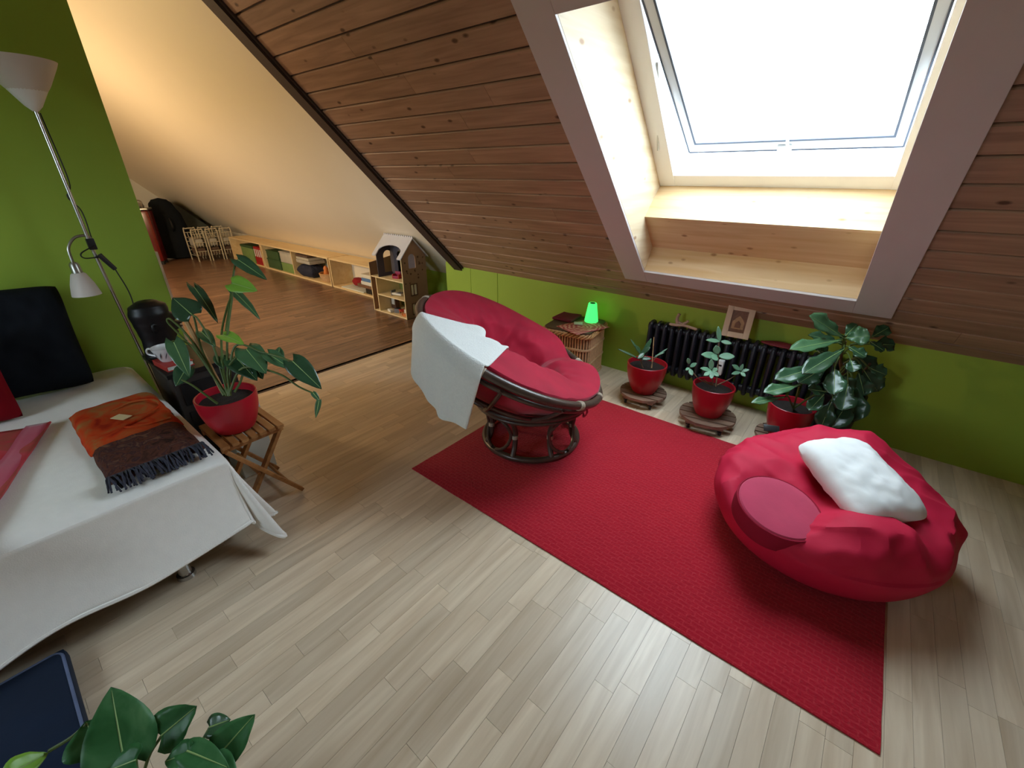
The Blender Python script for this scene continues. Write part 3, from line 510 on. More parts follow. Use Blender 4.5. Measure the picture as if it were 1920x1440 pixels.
SU_STEMS = [[(-0.5317, 2.6938, 0.3075), (-0.5584, 2.7624, 0.4057), (-0.602, 2.8331, 0.552)], [(-0.5508, 2.6723, 0.3209), (-0.6271, 2.6327, 0.3568), (-0.6902, 2.6191, 0.417)], [(-0.5436, 2.6666, 0.3253), (-0.5702, 2.6606, 0.4188)], [(-0.5248, 2.6936, 0.321), (-0.4693, 2.7501, 0.3619), (-0.4357, 2.804, 0.4043)], [(-0.5378, 2.6829, 0.3209), (-0.5803, 2.6479, 0.3432), (-0.597, 2.6419, 0.3552)]]
SM_LEAVES = [((-1.0447, 2.7309, 0.3688), (-1.0271, 2.7927, 0.49), (0.2395, -0.6386, 0.7313), 0.035, 'leaf_dark'), ((-1.0575, 2.7444, 0.3612), (-1.1389, 2.7215, 0.4759), (0.2537, -0.6312, 0.7329), 0.016, 'leaf_mid'), ((-1.0666, 2.7046, 0.3552), (-1.1826, 2.6257, 0.4257), (0.2618, -0.6205, 0.7392), 0.016, 'leaf_mid'), ((-1.0552, 2.7047, 0.3863), (-1.0094, 2.7494, 0.4438), (0.2401, -0.6343, 0.7348), 0.035, 'leaf_dark'), ((-1.0501, 2.6822, 0.3667), (-0.9748, 2.7199, 0.3747), (0.2352, -0.6276, 0.7422), 0.03, 'leaf_dark'), ((-1.0747, 2.7474, 0.3882), (-1.1032, 2.7253, 0.4358), (0.2512, -0.6312, 0.7338), 0.028, 'leaf_mid'), ((-1.0454, 2.7268, 0.3859), (-1.0191, 2.7431, 0.4235), (0.2391, -0.6336, 0.7358), 0.03, 'leaf_dark'), ((-1.0284, 2.7089, 0.4038), (-1.0452, 2.6504, 0.3781), (0.2427, -0.6272, 0.7401), 0.03, 'leaf_mid'), ((-0.9728, 2.7454, 0.3671), (-0.91, 2.8144, 0.4412), (0.2174, -0.6419, 0.7353), 0.012, 'leaf_succulent'), ((-0.9684, 2.7574, 0.3804), (-0.9189, 2.7905, 0.4147), (0.2179, -0.6405, 0.7364), 0.012, 'leaf_succulent')]
SM_STEMS = [[(-1.0267, 2.7034, 0.3016), (-1.0505, 2.7262, 0.3687)], [(-1.012, 2.6876, 0.3029), (-1.0483, 2.7013, 0.349), (-1.0686, 2.7071, 0.3619)], [(-0.9685, 2.7113, 0.3072), (-0.9669, 2.744, 0.3571), (-0.9188, 2.8251, 0.424)], [(-0.9725, 2.7435, 0.2951), (-1.0216, 2.8259, 0.49)]]
# ------------------------------------------------------------------ rug
ru = MB(); RX0, RX1, RY0, RY1 = -1.683, 0.422, 1.170, 2.600
def rugf(u, v):
    x = RX0 + (RX1-RX0)*u; y = RY0 + (RY1-RY0)*v; e = min(u*(1-u)*20, v*(1-v)*20, 1)
    return Vector((x + 0.003*mnoise.noise((y*9, 3, 0)), y + 0.003*mnoise.noise((x*7, 9, 0)), 0.006 + 0.007*e + 0.0012*mnoise.noise((x*12, y*12, 0))))
V = ru.grid(rugf, 60, 44)
lo = {}
for i in range(60):
    for j in range(44):
        if i in (0, 59) or j in (0, 43): c = V[i][j].co; lo[(i, j)] = ru.bm.verts.new((c.x, c.y, 0.0003))
ring = [(i, 0) for i in range(60)] + [(59, j) for j in range(1, 44)] + [(i, 43) for i in range(58, -1, -1)] + [(0, j) for j in range(42, 0, -1)]
for a, b in zip(ring, ring[1:] + ring[:1]): ru.bm.faces.new((V[a[0]][a[1]], V[b[0]][b[1]], lo[b], lo[a]))
tag(ru.build('rug', 'rug_pile'), 'rectangular plain red rug lying on the pale floor', 'rug')

# ------------------------------------------------------------------ papasan chair (local x points to the low side of the bowl)
AZ, TILT = math.radians(42.47), math.radians(26.07)
pap = thing('papasan_chair', 'round dark rattan bowl chair with a crimson velvet cushion on the red rug', 'chair', (-1.36, 1.86, 0.0), AZ)
XP, ZP, YP = Vector((math.cos(TILT), 0, -math.sin(TILT))), Vector((math.sin(TILT), 0, math.cos(TILT))), Vector((0, 1, 0))
SC = Vector((0, 0, 0.862)); AM = math.asin(0.56/0.62)
def bp(R, al, ph): return SC + R*(math.sin(al)*math.cos(ph)*XP + math.sin(al)*math.sin(ph)*YP - math.cos(al)*ZP)
def ringpts(R, al, n=72): return [bp(R, al, 2*PI*k/n) for k in range(n)]
MB().tube(ringpts(0.622, AM, 96), 0.0215, 12, closed=True).build('rim', 'rattan', pap)
MB().tube(ringpts(0.628, AM-0.085, 96), 0.013, 10, closed=True).build('rim', 'rattan', pap)
MB().tube(ringpts(0.628, 0.70, 72), 0.012, 8, closed=True).build('bowl_hoop', 'rattan', pap)
MB().tube(ringpts(0.628, 0.33, 48), 0.012, 8, closed=True).build('bowl_hoop', 'rattan', pap)
for k in range(10):
    ph = 2*PI*(k+0.3)/10
    MB().tube([bp(0.632, 0.33 + (AM-0.06-0.33)*t/8, ph) for t in range(9)], 0.011, 8).build('rib', 'rattan', pap)
for ph in (-110, -52, -22, 28, 80, 166, 212):
    p = math.radians(ph); m = MB()
    for q in (-0.012, -0.004, 0.004, 0.012):
        c = bp(0.622, AM, p+q/0.56); tdir = (bp(0.622, AM, p+q/0.56+0.01) - c).normalized()
        e1 = (c - SC).normalized(); e2 = tdir.cross(e1)
        m.tube([c + 0.0215*(math.cos(2*PI*i/14)*e1 + math.sin(2*PI*i/14)*e2) for i in range(14)], 0.0042, 6, closed=True)
    m.build('binding', 'rattan_binding', pap)
def hoop(r, z, rad, name):
    MB().tube([(r*math.cos(2*PI*k/64), r*math.sin(2*PI*k/64), z) for k in range(64)], rad, 10, closed=True).build(name, 'rattan', pap)
hoop(0.352, 0.338, 0.018, 'base_ring'); hoop(0.335, 0.300, 0.012, 'base_ring'); hoop(0.290, 0.0340, 0.0185, 'base_ring')
for k in range(8):
    a = 2*PI*(k+0.42)/8; c, s_ = math.cos(a), math.sin(a)
    pts = spline([(0.292*c, 0.292*s_, 0.045), (0.262*c, 0.262*s_, 0.11), (0.262*c, 0.262*s_, 0.21), (0.335*c, 0.335*s_, 0.325)], 6)
    st = MB().tube(pts, 0.0155, 9).build('strut', 'rattan', pap)
    MB().tube([(0.2615*c, 0.2615*s_, 0.150), (0.2605*c, 0.2605*s_, 0.172)], 0.0185, 9).build('binding', 'rattan_binding', st)
for k in range(4):                                            # bowed arches between the struts
    a = 2*PI*(k+0.42)/4
    pts = [((0.27+0.03*abs(math.cos(t)))*math.cos(a+0.38*math.sin(t)), (0.27+0.03*abs(math.cos(t)))*math.sin(a+0.38*math.sin(t)), 0.17+0.115*math.cos(t)) for t in [PI*(-0.95+1.9*i/20) for i in range(21)]]
    MB().tube(pts, 0.010, 8).build('arch', 'rattan', pap)
# cushion: a thick padded disc lining the bowl, with radial folds
NP, NA = 120, 26
def aedge(ph): return AM + 0.035 + 0.050*math.sin(ph) + 0.015*math.cos(ph) - 0.13*math.exp(-((ph-0.55+PI) % (2*PI)-PI)**2/0.05) + 0.02*math.sin(3*ph+1)
CREASES = ((-0.42, 0.18, 0.105), (0.62, 0.16, 0.075), (1.55, 0.13, 0.030), (2.35, 0.12, 0.032), (3.05, 0.12, 0.030), (-2.3, 0.16, 0.030), (-1.3, 0.10, 0.012))
def cush_top(rho, ph):
    t = 0.175*(1-rho**7)**0.5 - 0.095*math.exp(-(rho/0.34)**2)
    t += 0.030*math.exp(-((rho-0.72)/0.16)**2) + max(0, -math.sin(ph+0.25))**0.7*(0.085*math.exp(-((rho-0.80)/0.13)**2) - 0.035*math.exp(-((rho-0.42)/0.14)**2))          # the fat roll on the near side
    for c, w, dep in CREASES:
        d = (ph - c + 0.25*(rho-0.6) + PI) % (2*PI) - PI
        t -= dep*math.exp(-abs(d/w)**1.4)*math.sin(PI*min(1, rho*0.9+0.08))
    t += 0.020*mnoise.noise((math.cos(ph)*rho*3.5, math.sin(ph)*rho*3.5, 1.7)) + 0.012*mnoise.noise((math.cos(ph)*rho*9, math.sin(ph)*rho*9, 4.2))
    return bp(0.600 - max(t, 0.0), aedge(ph)*rho, ph)
def cush_bot(rho, ph): return bp(0.604 + 0.004*math.sin(ph*14), aedge(ph)*rho, ph)
cu = MB(); rows = []
for j in range(NA):
    rho = (j+0.6)/NA; rows.append([cu.bm.verts.new(cush_top(rho, 2*PI*k/NP)) for k in range(NP)])
rows.append([cu.bm.verts.new((cush_top(1.0, 2*PI*k/NP) + cush_bot(1.0, 2*PI*k/NP))/2 + ZP*0.02) for k in range(NP)])
for j in range(NA, 0, -3):
    rho = j/NA*0.985; rows.append([cu.bm.verts.new(cush_bot(rho, 2*PI*k/NP)) for k in range(NP)])
for A, B in zip(rows, rows[1:]):
    for k in range(NP): cu.bm.faces.new((A[k], A[(k+1) % NP], B[(k+1) % NP], B[k]))
cu.bm.faces.new(rows[0][::-1]); cu.bm.faces.new(rows[-1])
o = cu.build('cushion', 'red_velvet', pap); subsurf(o, 1)
MB().tube(spline([bp(0.60, AM-0.02, -0.75), bp(0.65, AM-0.05, -0.72), bp(0.665, AM-0.12, -0.66), bp(0.65, AM-0.13, -0.60)], 6), 0.005, 6).build('tie', 'red_velvet', pap)

# ---- towel over the high side of the rim
def chair_w(p): return Vector((-1.36 + p.x*math.cos(AZ) - p.y*math.sin(AZ), 1.86 + p.x*math.sin(AZ) + p.y*math.cos(AZ), p.z))
def towel_col(u):                                            # one thread of the towel, from the seat over the rim and down
    ph = math.radians(-158 + 50*u); r0 = 0.80 - 0.44*u**1.2; P = []
    for k in range(5):
        f = k/4; q = cush_top(r0 + (0.93-r0)*f, ph + 0.05*math.sin(f*3)); P.append(q + (SC-q).normalized()*(0.016 + 0.004*math.sin(u*9+k)))
    rim_ = bp(0.622, AM, ph); out = Vector((math.cos(ph), math.sin(ph), 0)); tang = Vector((-math.sin(ph), math.cos(ph), 0))
    P.append(rim_ + ZP*0.030 - out*0.022); P.append(rim_ + Vector((0, 0, 0.038)) + out*0.006)
    drop = 0.265 + 0.06*u + 0.045*math.sin(u*5.0-0.4)
    for k in range(1, 8):
        t = k/7
        P.append(rim_ + out*(0.040 + 0.016*math.sin(u*10+0.6)*t + 0.007*math.sin(u*21)*t + 0.02*t) - tang*(0.07*t*u + 0.01*t) + Vector((0, 0, 0.02 - (drop+0.02)*t)))
    return [chair_w(p) for p in P]
TWC = [spline(towel_col(i/33), 4) for i in range(34)]
def towelf(u, v): c = TWC[min(33, int(round(u*33)))]; return c[min(len(c)-1, int(round(v*(len(c)-1))))]
tw_ = MB(); tw_.grid(towelf, 34, len(TWC[0])); o = tw_.build('towel', 'white_terry'); solid(o, 0.010); subsurf(o, 1)
tag(o, 'white terry towel draped over the rim of the round rattan chair', 'towel')

# ------------------------------------------------------------------ bean bag with its two cushions
BC = Vector((0.150, 2.005, 0.0148))
def bag(u, v):                                               # u around, v from bottom centre to top centre
    a = 2*PI*u
    prof = [(0, 0), (0.20, 0.0), (0.30, 0.004), (0.372, 0.045), (0.418, 0.12), (0.438, 0.20), (0.415, 0.275), (0.345, 0.325), (0.25, 0.338), (0.14, 0.325), (0, 0.315)]
    t = v*(len(prof)-1); i = min(int(t), len(prof)-2); f = t - i
    p0, p1, p2, p3 = prof[max(i-1, 0)], prof[i], prof[i+1], prof[min(i+2, len(prof)-1)]
    cr = lambda k: 0.5*(2*p1[k] + (p2[k]-p0[k])*f + (2*p0[k]-5*p1[k]+4*p2[k]-p3[k])*f*f + (3*p1[k]-p0[k]-3*p2[k]+p3[k])*f**3)
    r, z = max(cr(0), 0), max(cr(1), 0)
    da = (a - math.radians(12) + PI) % (2*PI) - PI           # the pinched corner to the right
    hz = math.exp(-((z-0.215)/0.075)**2)
    r *= 1 + 0.10*math.exp(-abs(da/0.15)**1.2)*hz - 0.05*math.exp(-(da/0.6)**2)
    db = (a - math.radians(115) + PI) % (2*PI) - PI
    r *= 1 + 0.06*math.exp(-(db/0.4)**2)
    dl = (a - math.radians(205) + PI) % (2*PI) - PI
    r *= 1 + 0.03*math.exp(-(dl/0.7)**2) - 0.05*math.exp(-((a-math.radians(300)+PI) % (2*PI)-PI)**2/0.3)*(1 if z > 0.2 else 0.3)
    x, y = r*math.cos(a), r*math.sin(a)
    top = min(1, max(0, (z-0.20)/0.12))
    z += top*(0.110*math.exp(-((x-0.02)**2+(y-0.27)**2)/0.035) - 0.150*math.exp(-((x+0.175)**2+(y+0.26)**2)/0.020) + 0.035*math.exp(-((x-0.14)**2+(y+0.28)**2)/0.02))
    z -= top*0.055*math.exp(-((x+0.02)**2/0.004 + (y-0.02)**2/0.05)) + top*0.04*math.exp(-(((x-0.16)*0.5+(y+0.10)*0.86)**2/0.0012 + ((x-0.16)*0.86-(y+0.10)*0.5)**2/0.06))
    n = mnoise.noise((x*6, y*6, z*7)); k = 1-abs(mnoise.noise((x*5+3, y*9, z*6+1)))
    k2 = 1-abs(mnoise.noise((x*9+1, y*6+5, z*10)))
    amp = 0.12 + 0.55*top + 0.20*math.exp(-((z-0.26)/0.05)**2)
    d = amp*(0.012*n + 0.024*(k**5 - 0.25) + 0.012*(k2**6 - 0.2))
    if z > 0.03: x += d*math.cos(a); y += d*math.sin(a); z += d*0.9
    return BC + Vector((x, y, max(z, 0.0)))
bb = MB(); bb.grid(bag, 180, 90, closed_u=True); bmesh.ops.remove_doubles(bb.bm, verts=bb.bm.verts, dist=0.0004)
bgo = bpy.data.objects.new
bean = bb.build('bean_bag', 'bag_cotton'); sm_ = bean.modifiers.new('smooth', 'SMOOTH'); sm_.factor = 0.5; sm_.iterations = 5; tag(bean, 'plump crimson bean bag seat slumped on the right end of the red rug', 'bean bag')
lab = MB().box(-0.036, 0.036, -0.002, 0.002, -0.018, 0.018, 0.001); lab.box(-0.022, 0.010, -0.0025, 0.0025, 0.008, 0.011)
lb = lab.build('tag', 'black_tag', bean); lb.location = (-0.150, 2.300, 0.338); lb.rotation_euler = (math.radians(-50), 0, math.radians(22)); lb['label'] = 'black stitched tag'

def pillow(name, mat, w, l, t, mtx, parent=None, pw=4, wr=0.006, seed=0, n=30, rnd_=0.03):
    m = MB()
    def surf(sgn):
        def fn(u, v):
            a, b = 2*u-1, 2*v-1
            h = t/2*((1-abs(a)**pw)*(1-abs(b)**pw))**0.5
            pin = 1.0; cx = (1-0.04*(1-b*b)*abs(a))*(1-rnd_*b**6); cy = (1-0.04*(1-a*a)*abs(b))*(1-rnd_*a**6)
            hh = h + wr*mnoise.noise((a*3+seed, b*3, sgn))*(h/(t/2)) + 0.6*wr*mnoise.noise((a*8+seed, b*7, sgn*2))*(h/(t/2))
            return mtx @ Vector((a*w/2*cx*pin, b*l/2*cy*pin, sgn*hh))
        return fn
    m.grid(surf(1), n, n); m.grid(surf(-1), n, n)
    bmesh.ops.remove_doubles(m.bm, verts=m.bm.verts, dist=0.0003)
    return m.build(name, mat, parent)
Z3 = Vector((0, 0, 1))
mx = frame_mtx((0.210, 1.985, 0.394), (0.10, -0.20, 1), (0.62, -0.68, 0.0))
o = pillow('pillow', 'white_cotton', 0.43, 0.30, 0.15, mx, seed=2, wr=0.012, pw=3.2, rnd_=0.12); tag(o, 'small white cotton pillow lying on top of the crimson bean bag', 'pillow')
# round drum cushion
mx = frame_mtx((-0.022, 1.725, 0.205), (0.16, -0.14, 1), (1, 0, 0))
rc = thing('round_cushion', 'round faded pink drum cushion sunk into the crimson bean bag', 'cushion', (-0.022, 1.725, 0.205))
inv = Matrix.Translation((0.022, -1.725, -0.205)); M2 = inv @ mx
rt = 0.158
MB().lathe([(0, 0), (rt*0.86, 0), (rt*0.96, 0.02), (rt, 0.06), (rt*0.985, 0.104)], 48, mtx=M2).build('side', 'cushion_red_side', rc)
MB().lathe([(rt*0.985, 0.104), (rt*0.93, 0.114), (rt*0.7, 0.120), (rt*0.4, 0.117), (0, 0.118)], 48, mtx=M2).build('top', 'cushion_pink', rc)
MB().tube([M2 @ Vector((rt*0.985*math.cos(2*PI*k/56), rt*0.985*math.sin(2*PI*k/56), 0.106)) for k in range(56)], 0.0045, 8, closed=True).build('piping', 'cushion_red_side', rc)

# ------------------------------------------------------------------ pots, dollies and plants
def leaf_mesh(a, b, nrm, w, kind='heart', fold=0.25, droop=0.12, nu=11, nv=7):
    a, b = Vector(a), Vector(b); d = b-a; L = d.length; y = d.normalized(); z = Vector(nrm); z = (z - y*z.dot(y)).normalized(); x = y.cross(z)
    m = MB()
    def fn(u, v):
        t = u; s_ = 2*v-1
        if kind == 'heart': ww = w/2*max(0.0, math.sin(PI*min(1, t*0.95+0.05)**0.62))**0.85*1.08; tt = t - 0.17*abs(s_)**1.4*(1-t)**2
        elif kind == 'fiddle': ww = w/2*(0.16 + 1.0*max(0, math.sin(PI*t**1.5))**0.8*(0.75+0.45*t)); ww *= (1 if t < 0.93 else max(0.02, (1-t)/0.07)); tt = t
        else: ww = w/2*max(0.03, math.sin(PI*(0.04+0.94*t)))**0.8; tt = t
        sag = -droop*L*t*t
        wav = 0.030*w*math.sin(t*17+s_*2)*abs(s_)**2 * (4.5 if kind == 'fiddle' else 1)
        return a + y*(L*tt) + x*(s_*ww) + z*(sag + fold*ww*abs(s_) + wav - 0.04*w*math.sin(PI*t))
    m.grid(fn, nu, nv)
    bmesh.ops.remove_doubles(m.bm, verts=m.bm.verts, dist=0.0002)
    return m
def add_leaf(root, l, kind, fold=0.25, droop=0.12):
    base = Vector(root.location); o = leaf_mesh(Vector(l[0])-base, Vector(l[1])-base, l[2], l[3], kind, fold, droop).build('leaf', l[4], root)
    solid(o, 0.0016 if kind != 'oval' else 0.005)
    if kind != 'oval':                                       # pale midrib
        A, B = Vector(l[0])-base, Vector(l[1])-base; L = (B-A).length; y = (B-A).normalized(); z = Vector(l[2]); z = (z - y*z.dot(y)).normalized()
        MB().tube([A + y*(L*t) + z*(-droop*L*t*t - 0.04*l[3]*math.sin(PI*t) + 0.0012) for t in (0, 0.2, 0.4, 0.6, 0.8, 0.95)], [0.0018, 0.0017, 0.0015, 0.0012, 0.0009, 0.0005], 5).build('midrib', 'leaf_vein', o)
    return o
def add_stem(root, pts, r0, r1, mat='stem_green', name='stem'):
    base = Vector(root.location); p = spline([Vector(q)-base for q in pts], 6); n = len(p)
    return MB().tube(p, [r0+(r1-r0)*i/(n-1) for i in range(n)], 7).build(name, mat, root)
def pot_mesh(rt, rb, h):
    pr = [(0, 0.002), (rb*0.8, 0.0), (rb, 0.006)] + [(rb+(rt-rb)*(1-(1-t)**2.1), 0.006+(h-0.008)*t) for t in [i/10 for i in range(1, 11)]]
    pr += [(rt-0.003, h), (rt-0.008, h-0.002), (rt-0.010, h-0.02), (rt-0.012, h-0.05)]
    return MB().lathe(pr, 44)
def pot(label, cat, loc, rt, rb, h, name='flower_pot', group=None):
    t = thing(name, label, cat, loc, 0, group)
    pot_mesh(rt, rb, h).build('pot', 'red_glaze', t)
    def sf(u, v): r = (rt-0.009)*u; a = 2*PI*v; return Vector((r*math.cos(a), r*math.sin(a), h-0.035 + 0.008*mnoise.noise((r*40*math.cos(a), r*40*math.sin(a), 0))))
    m = MB(); m.grid(sf, 9, 29); m.build('soil', 'soil', t); return t
def dolly(label, loc, r, rot):
    t = thing('plant_dolly', label, 'plant dolly', loc, rot, 'slatted dollies by the radiator')
    n = 5; w = 2*r/n
    for k in range(n):
        y0 = -r + k*w + 0.007; y1 = -r + (k+1)*w - 0.007; poly = []
        for y in [y0+(y1-y0)*i/6 for i in range(7)]: poly.append((math.sqrt(max(r*r-y*y, 0.0004)), y))
        for y in [y1+(y0-y1)*i/6 for i in range(7)]: poly.append((-math.sqrt(max(r*r-y*y, 0.0004)), y))
        MB().prism(poly, 0.020, Matrix.Translation((0, 0, 0.062))).build('slat', 'dolly_wood', t, smooth=False)
    for x in (-r*0.55, r*0.55): MB().box(x-0.018, x+0.018, -r*0.74, r*0.74, 0.044, 0.062).build('batten', 'dolly_wood', t, smooth=False)
    for x in (-r*0.55, r*0.55):
        for y in (-r*0.6, r*0.6):
            c = MB().box(x-0.014, x+0.014, y-0.011, y+0.011, 0.028, 0.0435).lathe([(0, -0.009), (0.016, -0.009), (0.019, -0.006), (0.019, 0.006), (0.016, 0.009), (0, 0.009)], 16, mtx=frame_mtx((x, y, 0.019), (1, 0.3, 0)))
            c.build('caster', 'black_plastic', t)
    return t
D1, D2, D3 = (-1.025, 2.79, 0), (-0.553, 2.745, 0), (-0.115, 2.765, 0)
dolly('slatted round plant dolly under the leftmost red pot by the radiator', D1, 0.165, 0.10)
dolly('slatted round plant dolly under the red pot with the succulent', D2, 0.175, 0.16)
dolly('slatted round plant dolly under the large leafy plant behind the bean bag', D3, 0.150, 0.12)
p1 = pot('glossy red pot with a sparse leafy seedling, leftmost of the pots by the radiator', 'potted plant', (D1[0], D1[1], 0.0825), 0.138, 0.082, 0.222, 'potted_plant', 'red pots by the radiator')
for l in SM_LEAVES: add_leaf(p1, l, 'oval', 0.2, 0.1)
for i, s_ in enumerate(SM_STEMS): add_stem(p1, s_, 0.003, 0.002, 'stake_wood' if i == 3 else 'stem_brown', 'stake' if i == 3 else 'stem')
p2 = pot('glossy red pot with a round-leaved grey-green succulent in front of the radiator', 'potted plant', (D2[0], D2[1], 0.0825), 0.127, 0.080, 0.212, 'potted_plant', 'red pots by the radiator')
for l in SU_LEAVES: add_leaf(p2, l, 'oval', 0.12, 0.05)
for s_ in SU_STEMS: add_stem(p2, s_, 0.004, 0.003, 'stem_brown')
p3 = pot('glossy red pot with a few long low leaves, half hidden behind the bean bag', 'potted plant', (D3[0], D3[1], 0.0825), 0.122, 0.080, 0.215, 'potted_plant', 'red pots by the radiator')
low = [l for l in FI_LEAVES if l[0] in ()]
for i in (14, 15, 16, 20): add_leaf(p3, FI_LEAVES[i], 'fiddle', 0.25, 0.08)
for i in (14, 15, 16, 20): add_stem(p3, [(D3[0]+0.01, D3[1], 0.27), Vector(FI_LEAVES[i][0])*0.7 + Vector((D3[0], D3[1], 0.36))*0.3, FI_LEAVES[i][0]], 0.005, 0.003)
p4 = thing('potted_plant', 'tall bushy plant with big wavy dark leaves in a black planter by the green wall', 'potted plant', (0.085, 2.925, 0))
pr = [(0, 0.0), (0.085, 0.0), (0.092, 0.006), (0.118, 0.36), (0.124, 0.37), (0.124, 0.385), (0.113, 0.385), (0.108, 0.33), (0, 0.33)]
MB().lathe(pr, 40).build('planter', 'black_wood', p4)
FT = Vector(FI_TOP)
add_stem(p4, [(0.085, 2.925, 0.30), (0.09, 2.93, 0.42), (FT.x+0.01, FT.y+0.02, FT.z-0.12), FT], 0.013, 0.007, 'stem_brown', 'trunk')
add_stem(p4, [(0.09, 2.95, 0.30), (0.13, 2.95, 0.45), (0.16, 2.93, 0.58)], 0.012, 0.006, 'stem_brown', 'trunk')
for i, l in enumerate(FI_LEAVES):
    if i in (14, 15, 16, 20): continue
    add_leaf(p4, l, 'fiddle', 0.22, 0.10)
    b = Vector(l[0]); add_stem(p4, [(FT.x + (b.x-FT.x)*0.2, FT.y + (b.y-FT.y)*0.2, min(FT.z, b.z-0.01) if b.z < FT.z else FT.z-0.03), b*0.55+FT*0.45 - Z3*0.01, b], 0.004, 0.003)

# ------------------------------------------------------------------ radiator
rad = thing('radiator', 'black cast iron column radiator against the green knee wall', 'radiator', (-1.15, 3.12, 0))
NF, PT = 23, 0.0555
fin = MB()
def col(m, y, z0, z1, r):
    pts = [(0, y, z0), (0, y, z1)]
    prof = [(0.0, z0), (r*0.7, z0+0.004), (r, z0+0.02), (r, z1-0.02), (r*0.7, z1-0.004), (0.0, z1)]
    m.lathe(prof, 10, mtx=Matrix.Translation((0, y, 0)) @ Matrix.Diagonal((0.82, 1, 1, 1)))
for y in (-0.042, 0.0, 0.042): col(fin, y, 0.135, 0.500, 0.0195)
for z in (0.165, 0.472): fin.lathe([(0, -PT/2+0.001), (0.026, -PT/2+0.001), (0.026, PT/2-0.001), (0, PT/2-0.001)], 12, mtx=frame_mtx((0, 0, z), (1, 0, 0)))
fin.tube(spline([(0, -0.042, 0.485), (0, -0.02, 0.505), (0, 0.02, 0.505), (0, 0.042, 0.485)], 4), 0.014, 8)
fin.tube(spline([(0, -0.042, 0.150), (0, -0.02, 0.132), (0, 0.02, 0.132), (0, 0.042, 0.150)], 4), 0.014, 8)
fme = fin.mesh('radiator_fin'); fme.materials.append(MATS['iron_black'])
for k in range(NF): link('fin', fme, None, rad, (k*PT, 0, 0))
for k in (1, NF-2): MB().box(k*PT-0.012, k*PT+0.012, -0.05, 0.05, 0.0, 0.135, 0.003).build('foot', 'iron_black', rad)
MB().tube(spline([(-0.028, 0.02, 0.165), (-0.07, 0.02, 0.165), (-0.085, 0.02, 0.12), (-0.085, 0.02, 0.0)], 5), 0.010, 8).build('pipe', 'iron_black', rad)
dv = thing('heat_meter', 'small white heat cost meter clipped to the black radiator fins', 'meter', (-0.600, 3.046, 0.255))
MB().box(-0.019, 0.019, -0.030, 0.010, 0, 0.105, 0.005).build('case', 'white_lacquer', dv); MB().box(-0.011, 0.011, -0.0315, -0.0295, 0.066, 0.078).build('display', 'black_plastic', dv, smooth=False)
fr = thing('picture_frame', 'cream framed small picture leaning on the black radiator', 'picture', (-0.565, 3.075, 0.523), math.radians(4))
F2 = Matrix.Rotation(math.radians(-14), 4, 'X'); W_, H_ = 0.168, 0.215
for (a, b, c, d) in ((-W_/2, -W_/2+0.036, 0, H_), (W_/2-0.036, W_/2, 0, H_), (-W_/2+0.036, W_/2-0.036, 0, 0.036), (-W_/2+0.036, W_/2-0.036, H_-0.036, H_)):
    MB().box(a, b, -0.009, 0.009, c, d, 0.002, F2).build('frame_rail', 'frame_cream', fr)
pic = MB().box(-W_/2+0.034, W_/2-0.034, -0.001, 0.006, 0.034, H_-0.034, 0, F2).build('print', 'print_brown', fr, smooth=False); pic['label'] = 'brown print with a pale domed shape'
MB().prism([(-0.036, 0.058), (0.036, 0.058), (0.036, 0.105), (0.020, 0.128), (0, 0.146), (-0.020, 0.128), (-0.036, 0.105)], 0.0008, F2 @ Matrix.Translation((0, -0.0012, 0)) @ Matrix.Rotation(PI/2, 4, 'X')).build('motif', 'print_gold', pic, smooth=False)
MB().prism([(-0.018, 0.066), (0.018, 0.066), (0.018, 0.095), (0, 0.115), (-0.018, 0.095)], 0.0008, F2 @ Matrix.Translation((0, -0.0022, 0)) @ Matrix.Rotation(PI/2, 4, 'X')).build('motif', 'print_brown', pic, smooth=False)
# carved ornament lying on the radiator
orn = thing('wooden_ornament', 'small pale carved wooden ornament on the left end of the radiator', 'ornament', (-0.905, 3.075, 0.521), 0.08)
MB().tube(spline([(-0.105, -0.005, 0.008), (-0.05, -0.012, 0.012), (0, 0.0, 0.014), (0.05, -0.01, 0.012), (0.095, -0.02, 0.008)], 6), [0.004]+[0.010]*23+[0.004], 8).build('bar', 'ornament_wood', orn)
MB().tube(spline([(-0.05, 0.015, 0.012), (-0.062, 0.02, 0.05), (-0.052, 0.022, 0.088)], 6), [0.014]*6+[0.011]*7, 8).build('upright', 'ornament_wood', orn)
MB().tube(spline([(-0.045, 0.01, 0.03), (-0.015, 0.01, 0.022), (0.01, 0.01, 0.038), (0.02, 0.01, 0.052)], 5), 0.010, 8).build('branch', 'ornament_wood', orn)
o = MB(); 
def rf(u, v):
    r = 0.125*u; a = 2*PI*v; return Vector((r*math.cos(a)*1.0, 0.045*u*math.sin(a), 0.018*(1-u*u)))
o.grid(rf, 8, 29); o = o.build('red_pad', 'radiator_red', None, True, (-0.285, 3.115, 0.521)); solid(o, 0.006)
tag(o, 'dark red felt pad lying on the radiator beside the big plant', 'pad')

